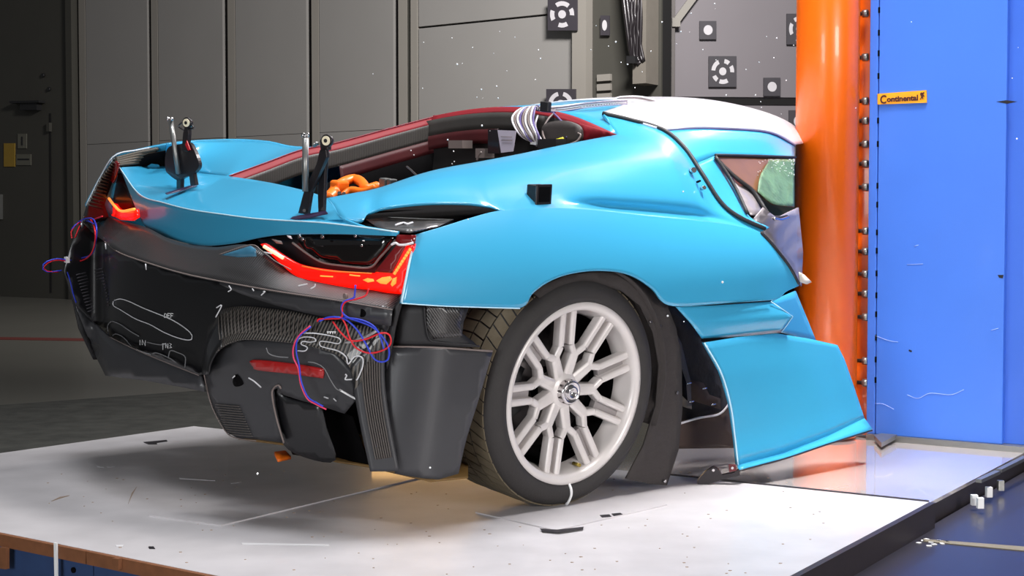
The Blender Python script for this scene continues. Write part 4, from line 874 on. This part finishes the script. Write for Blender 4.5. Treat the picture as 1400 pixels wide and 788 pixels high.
# ------------------------------------------------------------------ wheels
def wheel(name, cx, cy, detail=True, hub=1):
    wr = empty(name, (cx, cy, .355)); wr.parent = car; s = hub
    PR = [(-.172, .292), (-.178, .316), (-.172, .344), (-.156, .356), (-.10, .362), (.10, .362), (.150, .356), (.168, .346), (.181, .322), (.182, .302), (.172, .284), (.160, .280)]
    ty = lathe('tyre', PR, TYRE, wr, 96)
    if detail:
        gv = []
        for row, (x0, x1, sk) in enumerate(((-.150, -.095, .5), (-.088, -.035, .25), (-.028, .028, 0), (.035, .088, -.25), (.095, .150, -.5))):
            for k in range(56):
                a0 = 2 * PI * (k + .04) / 56; a1 = 2 * PI * (k + .90) / 56; sw = sk * .16; v = []
                for (x, sh) in ((x0, 0), (x1, sw)):
                    for a in (a0 + sh, a1 + sh):
                        for r in (.354, .3660 if abs(x) < .12 else .3600): v.append((x, r * math.sin(a), r * math.cos(a)))
                gv.append((v, [(0, 1, 3, 2), (4, 6, 7, 5), (0, 4, 5, 1), (2, 3, 7, 6), (1, 5, 7, 3)]))
        v, f = join(gv); t = mesh('tread_blocks', v, f, TREAD, wr, smooth=False); t['kind'] = 'stuff'
        for r, h in ((.322, .0015), (.306, .0012)):
            v, f = lathe_geo([(.1765 - (r > .31) * .001, r - .001), (.1795 - (r > .31) * .001, r), (.1765 - (r > .31) * .001, r + .001)], 96); mesh('sidewall_ring', v, f, TYRE, wr)
        mk = [np.array([x + .0015, r * math.sin(a), r * math.cos(a)]) for x, r, a in ((.173, .286, PI + .02), (.182, .302, PI + .015), (.181, .322, PI + .005), (.170, .345, PI + .0), (.157, .357, PI - .01))]
        tube('paint_stripe', mk, .0045, TAPE, wr, 6)
    lip = lathe('rim', [(-.165, .255), (-.165, .281), (-.10, .245), (.09, .243), (.120, .250), (.145, .258), (.1560, .258), (.170, .263), (.178, .274), (.176, .287), (.168, .288), (.160, .282)], RIM, wr, 96)
    if not detail:
        for k in range(9):
            a = 2 * PI * k / 9; tube('spoke', [(.13, .05 * math.sin(a), .05 * math.cos(a)), (.15, .27 * math.sin(a), .27 * math.cos(a))], .014, RIM, wr, 6)
        return wr
    def pol(r, a, x): return np.array([x, r * math.sin(a), r * math.cos(a)])
    def bar(p, q, w0, w1, d=.045):
        p, q = np.array(p), np.array(q); t = q - p; t /= np.linalg.norm(t); n = np.cross(t, [1, 0, 0]); n /= np.linalg.norm(n); X = np.array([1, 0, 0]); d = d * .65
        v = []
        for c, ww in ((p, w0), (q, w1)): v += [c - n * ww * 1.02 - X * d, c - n * ww, c - n * ww * .55 + X * .005, c + n * ww * .55 + X * .005, c + n * ww, c + n * ww * 1.02 - X * d]
        return v, [(i, (i + 1) % 6, 6 + (i + 1) % 6, 6 + i) for i in range(6)] + [(5, 4, 3, 2, 1, 0), (6, 7, 8, 9, 10, 11)]
    off = math.radians(-6.5)
    for k in range(9):
        a = off + 2 * PI * k / 9; d = PI / 9; g = []
        for sg_ in (-1, 1):
            ro, rm, rn_ = pol(.270, a + sg_ * .082, .152), pol(.150, a + sg_ * .150, .136), pol(.122, a + sg_ * d * .90, .130)
            g += [bar(rm, ro, .0108, .0118), bar(rn_, rm, .0118, .0108)]
        wA, wB, wC, wD = pol(.268, a - .075, .132), pol(.268, a + .075, .132), pol(.152, a + .13, .120), pol(.152, a - .13, .120)
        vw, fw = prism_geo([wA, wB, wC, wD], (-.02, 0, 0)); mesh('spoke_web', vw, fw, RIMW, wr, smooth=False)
        node, hb_ = pol(.128, a + d, .131), pol(.048, a + d, .120)
        g.append(bar(hb_, node, .020, .017, .05))
        v, f = join(g); o = mesh('spoke', v, f, RIM, wr, smooth=False, bevel=.0025)
    lathe('hub_face', [(.06, .055), (.118, .062), (.128, .050), (.132, .038)], RIM, wr, 48)
    lathe('centre_lock', [(.10, .040), (.150, .040), (.156, .036), (.158, .030), (.150, .027), (.150, .021), (.162, .021), (.162, .012), (.150, .010), (.150, 0)], CHROME, wr, 40)
    lathe('brake_disc', [(-.005, .06), (-.005, .195), (.03, .195), (.03, .06)], DISC, wr, 64)
    lathe('barrel_shadow', [(-.06, .03), (-.06, .2385), (.02, .2385), (.098, .2425)], PIT, wr, 64)
    v, f = lathe_geo([(-.03, .13), (-.03, .215), (.055, .215), (.055, .13)], 12, -.5 - PI / 2, .55 - PI / 2); mesh('brake_caliper', v, f, BLACK, wr)
    c = pol(.247, PI + .62 - 1.4 + .55, .125); cyl('valve_stem', c, c + np.array([.03, 0, 0]), .006, mat('brass_valve', (150, 130, 60), .4, .7), wr, 8)
    return wr
wheel('rear_wheel', .776, 0)
wl_ = wheel('rear_wheel', -.80, 0, False); wl_.rotation_euler.z = PI
wf = wheel('front_wheel', -.80, 2.745, False); wf.rotation_euler.z = PI

# wheel arch liner
lin_p = [(728, 400), (748, 388), (775, 377), (810, 371.5), (845, 373), (870, 381), (893, 397), (912, 417), (925, 450), (932, 500), (933, 560), (928, 615), (912, 664), (885, 662), (856, 655), (880, 610), (897, 555), (901, 500), (893, 455), (875, 418), (850, 398), (815, 388), (770, 394), (742, 412)]
liner = sheet('arch_liner', lin_p, FS(-.045), LINER, car, 10, .006)
v, f = lathe_geo([(.56, .40), (.955, .405)], 40, -.45, 1.95); 
o = mesh('arch_tunnel', v, f, LINER, car, thick=.006); o.location = (0, 0, .355)
for (a, b) in ((925, 537), (908, 658), (889, 440), (902, 446)): c = hit(a, b, FS(-.04)); cyl('liner_clip', c, c + np.array([.006, 0, 0]), .005, CHROME, liner, 8)
# torn structure ahead of the wheel
inner = sheet('inner_sill_structure', [(900, 398), (925, 420), (958, 462), (980, 505), (998, 560), (1005, 613), (915, 614), (930, 560), (932, 500), (922, 450)], None, LINER, car, 10, .01, fn=lambda a, b: P(a, b, x=.72))
sheet('floor_panel', [(928, 577), (960, 570), (988, 564), (1000, 552), (1006, 613), (915, 614)], None, BROWN, car, 10, .008, fn=lambda a, b: P(a, b, x=.76))
tube('torn_edge', [P(931, 579, x=.77), P(955, 572, x=.77), P(982, 567, x=.77), P(994, 556, x=.77), P(999, 545, x=.77)], .004, WWHITE, inner, 6)
sheet('bracket_strip', [(910, 448), (920, 446), (932, 470), (944, 520), (946, 560), (934, 556), (926, 510)], None, mat('dusty_grey_bracket', (84, 78, 72), .7, var=.25, scale=30), inner, 8, .02, fn=lambda a, b: P(a, b, x=.76))
sheet('slot_gap', [(918, 460), (924, 480), (938, 522), (940, 548), (932, 540), (922, 495)], None, PIT, inner, 8, .004, fn=lambda a, b: P(a, b, x=.765))
sheet('hinge_block', [(944, 520), (962, 524), (970, 540), (985, 545), (986, 560), (946, 548)], None, BROWN, inner, 8, .02, fn=lambda a, b: P(a, b, x=.76))
for (a, b) in ((942, 524), (963, 531), (945, 549), (975, 553)): tube('bright_clip', [P(a - 3, b + 1, x=.775), P(a + 3, b, x=.775)], .003, CHROME, inner, 5)
# side blade and torn sill panel
blade = coons('side_blade', [P(960, 463, x=.955), P(1000, 461, x=.95), P(1035, 458, x=.945), P(1068, 455, x=.94)], [P(925, 420, x=.965), P(980, 417, x=.96), P(1030, 414, x=.955), P(1054, 412.5, x=.95)], [P(960, 463, x=.955), P(944, 441, x=.965), P(925, 420, x=.965)], [P(1068, 455, x=.94), P(1084, 433, x=.975), P(1054, 412.5, x=.95)], BLUE, car, 24, 10, curve=rs, thick=.006)
coons('blade_end_fold', [P(1068, 455, x=.90), P(1116, 466, x=.80)], [P(1055, 412, x=.93), P(1088, 398, x=.84)], [P(1068, 455, x=.90), P(1055, 412, x=.93)], [P(1116, 466, x=.80), P(1088, 398, x=.84)], BLUE, car, 8, 8, curve=rs, thick=.006)
tube('blade_gap', [P(925, 418.5, x=.975), P(980, 416.5, x=.97), P(1054, 411.5, x=.965)], .0022, PIT, car, 5); tube('blade_gap', [P(960, 465.5, x=.955), P(1010, 462, x=.955), P(1068, 457, x=.95)], .005, PIT, car, 6, taper=(1, .4))
tube('blade_fold', [P(1054, 412.5, x=.958), P(1070, 423, x=.965), P(1084, 433, x=.972), P(1076, 445, x=.96), P(1068, 455, x=.948)], .0014, MATS['pale_blue_edge'], blade, 5, False)
skl = [P(962, 469, x=.97), P(985, 510, x=.985), P(998, 555, x=.99), P(1004, 600, x=1.0), P(1008, 636, x=1.02)]
skr = [P(1145, 472, x=.96), P(1155, 492, x=.97), P(1168, 530, x=.99), P(1182, 572, x=1.01)]
skirt = coons('torn_sill_panel', [skl[-1], P(1070, 620, x=1.02), P(1130, 597, x=1.02), skr[-1]], [skl[0], P(1010, 461, x=.965), P(1062, 456, x=.96), P(1105, 463, x=.96), skr[0]], skl[::-1], skr[::-1], BLUE, car, 30, 16, curve=rs, thick=.008)
fl0 = [skl[-1], P(1070, 620, x=1.02), P(1130, 597, x=1.02), skr[-1]]
fl1 = [P(1010, 642.5, x=1.045), P(1075, 625, x=1.055), P(1135, 605, x=1.055), P(1193, 587, x=1.05)]
coons('sill_flange', fl1, fl0, [fl1[0], fl0[0]], [fl1[-1], fl0[-1]], BLUE, skirt, 24, 4, curve=rs, thick=.006)
tube('sill_edge', [p + np.array([.003, 0, 0]) for p in skl], .0028, MATS['pale_blue_edge'], skirt, 6)
tube('flange_edge', [p + np.array([0, -.002, -.005]) for p in fl1], .003, BTAPE, skirt, 6)
# ------------------------------------------------------------------ rest of the body, mostly out of sight
NOSE_Y = 3.62
hz = [(2.3, .95), (2.7, .84), (3.2, .70), (3.62, .52)]
def row(y, z, wl__, wr__): return [np.array([x, y, z - .10 * (x / .9) ** 2]) for x in np.linspace(-wl__, wr__, 9)]
grid('windscreen_and_hood', [row(2.32, .97, .62, .45), row(2.6, .88, .80, .62), row(2.95, .78, .9, .85), row(3.3, .68, .9, .85), row(3.62, .52, .82, .78)], BLUE, car, face_to=(0, 2, 4), thick=.008)
grid('nose_panel', [row(3.62, .52, .82, .78), row(3.70, .36, .80, .76), row(3.66, .16, .78, .74)], BLACK, car, face_to=(0, 6, .4), thick=.008)
grid('left_door_panel', [[np.array([-.62, y, 1.06 - .06 * abs(y - 1.4)]) for y in (.8, 1.3, 1.8, 2.3)], [np.array([-.88, y, .74]) for y in (.8, 1.3, 1.8, 2.4)], [np.array([-.95, y, .5]) for y in (.8, 1.3, 1.8, 2.4)], [np.array([-.95, y, .16]) for y in (.8, 1.3, 1.8, 2.35)]], BLUE, car, face_to=(-5, 1.5, .6), thick=.008)
grid('left_front_fender', [[np.array([-.80, y, z]) for y, z in ((2.3, .93), (2.75, .83), (3.3, .66))], [np.array([-.97, y, z]) for y, z in ((2.4, .62), (2.75, .73), (3.3, .45))]], BLUE, car, face_to=(-5, 2.7, .6), thick=.008)
mesh('chassis_tub', *join([box_geo((-.1, 1.2, .20), (1.15, 2.4, .10)), box_geo((-.05, 1.1, .5), (.95, .06, .7)), box_geo((-.1, 2.9, .36), (1.0, 1.1, .4))]), PIT, car, smooth=False)
mesh('rear_chassis', *join([box_geo((-.05, -.32, .34), (1.1, .5, .3)), box_geo((0, -.1, .28), (1.0, .7, .16))]), PIT, car, smooth=False)

# ------------------------------------------------------------------ things on and around the car
def cw(p): return CARR @ np.array(p) + CART              # car frame to hall frame
def CWp(px, py, **k): return cw(P(px, py, **k))
def CWh(px, py, F): return cw(hit(px, py, F))
# black sensor cube on the shoulder
sen = empty('sensor_box', CWh(741, 284, FS(.0)), 'small black open-faced sensor cube stuck on the blue shoulder crease', 'sensor')
cx0 = CWh(741, 268, FS(.02)); M_ = CARR
def s_at(o): return at0(o, sen)
s_at(box('shell', cx0 + CARR @ np.array([-.03, .012, .0]), (.05, .055, .062), BLACK, sen, M_, .004))
s_at(box('rim', cx0 + CARR @ np.array([-.006, .012, .0]), (.006, .066, .070), DMETAL, sen, M_, .003))
s_at(box('face', cx0 + CARR @ np.array([-.002, .012, .004]), (.003, .044, .046), PIT, sen, M_)); s_at(box('base_pad', cx0 + CARR @ np.array([-.02, .012, -.038]), (.05, .062, .012), WGREY, sen, M_, .003))

def wires(name, label, specs, anchor, group=None):
    t = empty(name, anchor, label, 'wire', group)
    for (nm, pts, r, m) in specs: at0(tube(nm, pts, r, m, t, 6), t)
    return t
FW = FR(yc=.955, k=.27, e=2.3)
W_ = lambda pts, F=FW: [CWh(a, b, F) for a, b in pts]
wires('loose_wires', 'tangle of red and blue wires dangling below the right tail lamp', [
    ('blue_strand', W_([(486, 390), (485, 402), (483, 408), (470, 413), (467, 424), (475, 434), (500, 443), (515, 452), (528, 468), (532, 480), (530, 492), (520, 495), (510, 489), (500, 470), (487, 450), (470, 436), (450, 434), (436, 440), (440, 437)]), .0026, WBLUE),
    ('red_strand', W_([(504, 395), (500, 404), (488, 409), (474, 412), (468, 420), (467, 434), (452, 436), (436, 437), (434, 440)]), .0026, WRED),
    ('red_strand', W_([(455, 440), (466, 455), (480, 466), (500, 464), (520, 456), (532, 458), (534, 470), (524, 479), (505, 483), (487, 476), (478, 462), (473, 445), (468, 436)]), .0026, WRED),
    ('blue_strand', W_([(470, 434), (495, 438), (512, 447), (520, 462), (525, 478)]), .0024, WBLUE),
    ('red_strand', W_([(424, 446), (410, 458), (402, 472), (401, 488), (408, 505), (411, 525), (420, 545), (432, 553), (446, 560)], FR(yc=.985, k=.3, e=2.3)), .0026, mat('pink_wire', (225, 60, 100), .4)),
    ('blue_strand', W_([(425, 447), (408, 462), (405, 480), (409, 500), (412, 522), (421, 543), (433, 551), (442, 556)], FR(yc=.985, k=.3, e=2.3)), .0024, WBLUE)], CWh(486, 392, FW))
lw = wires('loose_wires', 'loop of red and blue wires taped at the left bumper corner', [
    ('blue_strand', W_([(128, 306), (118, 302), (104, 307), (97, 316), (110, 302), (126, 299), (132, 312), (131, 330), (126, 347), (112, 353), (95, 356), (78, 354), (62, 359), (58, 367), (66, 372), (84, 370)], FR(yc=.93, k=.25, e=2.3)), .0026, WBLUE),
    ('red_strand', W_([(140, 296), (122, 302), (106, 306), (97, 318), (101, 328), (110, 308), (122, 300), (129, 312), (130, 330), (124, 348), (110, 357), (92, 357), (74, 356), (60, 364), (63, 371), (80, 372)], FR(yc=.935, k=.25, e=2.3)), .0026, WRED),
    ('blue_strand', W_([(92, 372), (96, 385), (100, 402), (104, 414)], FR(yc=.93, k=.25, e=2.3)), .0024, WBLUE)], CWh(128, 304, FR(yc=.93, k=.25, e=2.3)))
p = CWh(91.5, 355.5, FR(yc=.945, k=.25, e=2.3)); at0(box('tape_wrap', p, (.022, .012, .02), TAPE, lw, CARR), lw)
# white cable loom over the roof
spec = []
rl = random.Random(4)
def rp_(a, b, y, dz=0): return CWp(a, b, y=y)
for k, m in enumerate([WWHITE, WGREY, WWHITE, WVIOL, WGREY, WWHITE, WGREY, WWHITE, WVIOL]):
    d = k * 3.1; j = rl.uniform(-1.5, 1.5)
    spec.append(('strand', [rp_(728 + d * .3 + j, 199 + rl.uniform(-6, 1), .44), rp_(712 + d * 1.0, 186 + j, .42), rp_(701 + d * 1.15, 168 + j, .44), rp_(703 + d * 1.1, 156 - d * .12, .50), rp_(716 + d * .7, 147.5 - d * .1, .56), rp_(738, 146 + (k % 4) * 1.8, .55), CWp(762, 146.5 + (k % 4) * 1.9 + j * .4, x=.14), CWp(800, 141.5 + (k % 4) * 1.9, x=.18), CWp(830, 139 + (k % 4) * 1.7, x=.2), CWp(857, 137.5 + (k % 4) * 1.5, x=.2)], .0042, m))
for (pts, m) in (([(838, 141, .98), (843, 134, 1.0), (860, 132, 1.1), (880, 133, 1.15), (905, 140, 1.25), (925, 147, 1.4), (952, 153, 1.5)], WWHITE), ([(843, 134, 1.0), (870, 134, 1.1), (895, 139, 1.2), (920, 147, 1.35), (948, 153, 1.5)], WGREY),
                 ([(756, 154, .6), (764, 162, .58), (772, 172, .54), (775, 188, .5)], WVIOL), ([(757, 155, .6), (748, 165, .54), (742, 180, .5), (747, 196, .46)], WGREY), ([(790, 182, .5), (794, 185, .5), (789, 193, .49), (780, 197, .48)], WGREY), ([(735, 158, .55), (732, 172, .5), (738, 188, .48), (744, 195, .46)], WWHITE)):
    spec.append(('strand', [rp_(a, b, y) if a < 836 else CWp(a, b, x=.16) for a, b, y in pts], .0036, m))
loom = wires('cable_loom', 'bundle of white and grey cables looping out of the engine bay over the roof', spec, rp_(740, 146, .6))
at0(box('loom_clamp', rp_(746, 146, .52), (.042, .02, .036), BLACK, loom, CARR, .003), loom)
at0(tube('yellow_tag', [rp_(760, 192, .47), rp_(770, 189.5, .47)], .005, YELL, loom, 6), loom)
for (a, b) in ((730, 196), (845, 160)): at0(box('white_tie', rp_(a, b, .43 if a < 800 else .78), (.03 if a < 800 else .018, .008, .010), TAPE, loom, CARR), loom)

# little black bracket dropped from the sill
bk = empty('fallen_bracket', wz(962, 662, .01), 'small maroon black bracket lying under the torn blue sill panel', 'bracket')
bp = [(953, 660), (958, 652), (966, 644), (975, 639), (983, 643), (987, 650), (1003, 647), (1010, 642), (1012, 650), (985, 657), (965, 664), (955, 665)]
pb = wz(980, 655, .02)
at0(prism('bracket_body', [wplane(a, b, pb, (0.1, 1, 0)) for a, b in bp], (.004, .03, 0), DMETAL, bk), bk)
at0(prism('bracket_tab', [wplane(a, b, pb - np.array([0, .002, 0]), (0.1, 1, 0)) for a, b in ((996, 636), (1006, 636), (1007, 644), (997, 646))], (.002, .012, 0), MAROON, bk), bk)
for (a, b) in ((975, 643), (1001, 640)): c = wplane(a, b, pb - np.array([0, .004, 0]), (0.1, 1, 0)); at0(cyl('rivet', c, c - np.array([0, .006, 0]), .005, CHROME, bk, 8), bk)

# glass grit flying through the air
GR = [(510, 101), (579, 58), (578, 121), (625, 88), (632, 87), (646, 65), (658, 122), (660, 134), (675, 73), (679, 118), (693, 97), (704, 51), (736, 68), (739, 80), (652, 133), (732, 109), (681, 134), (683, 43), (618, 52), (659, 172), (670, 179), (653, 187), (612, 191), (620, 207), (606, 218), (562, 206), (566, 212), (568, 216), (621, 221), (618, 224),
      (815, 35), (808, 68), (849, 85), (858, 88), (878, 98), (832, 63), (931, 43), (943, 44), (961, 68), (977, 5), (978, 12), (979, 82), (1038, 85), (1062, 52), (1048, 50), (1058, 79), (993, 130), (1040, 139), (1041, 147), (1033, 130), (1068, 156), (956, 202), (934, 262), (988, 386), (1000, 150), (945, 18), (905, 30), (925, 60), (1020, 95), (1075, 110), (1085, 62), (890, 70), (868, 120), (842, 57),
      (1392, 65), (1384, 107), (1390, 190), (1170, 148), (1246, 30), (913, 432), (935, 440), (640, 300), (588, 640), (352, 648)]
grit0 = None
for i, (x, y) in enumerate(GR):
    d = 4.3 + 1.9 * (((i * 37) % 100) / 100.0) if y < 230 and x < 1085 else (5.2 if x > 1085 else 3.6)
    p = wd(x, y, d); r = .0016 + .0018 * ((i * 53) % 10) / 10
    if grit0 is None:
        bm = bmesh.new(); bmesh.ops.create_icosphere(bm, subdivisions=1, radius=1.0)
        for v_ in bm.verts: v_.co *= .75 + .5 * rl.random()
        me = bpy.data.meshes.new('glass_fragment'); bm.to_mesh(me); bm.free(); me.materials.append(GRIT)
        o = grit0 = bpy.data.objects.new('glass_fragment', me)
    else: o = grit0.copy()
    COL.objects.link(o); o.location = p; o.scale = (r, r * .8, r); o.rotation_euler = (i, i * 2.1, 0)
    if x > 1095: L_, G_ = 'tiny bright glass fragment flying in front of the blue barrier', 'glass fragments before the blue barrier'
    elif y > 240: L_, G_ = 'tiny bright glass fragment flying low past the flank and tail of the car', 'glass fragments low around the car'
    elif y > 158 and x < 700: L_, G_ = 'tiny bright glass fragment flying over the open engine bay', 'glass fragments over the engine bay'
    elif x < 800: L_, G_ = 'tiny bright glass fragment flying before the wide grey wall panel', 'glass fragments before the grey wall panels'
    elif x < 910: L_, G_ = 'tiny bright glass fragment flying before the recess with hanging cables', 'glass fragments before the wall recess'
    else: L_, G_ = 'tiny bright glass fragment flying before the right wall of targets', 'glass fragments before the target wall'
    tag(o, L_, 'glass fragment', G_)
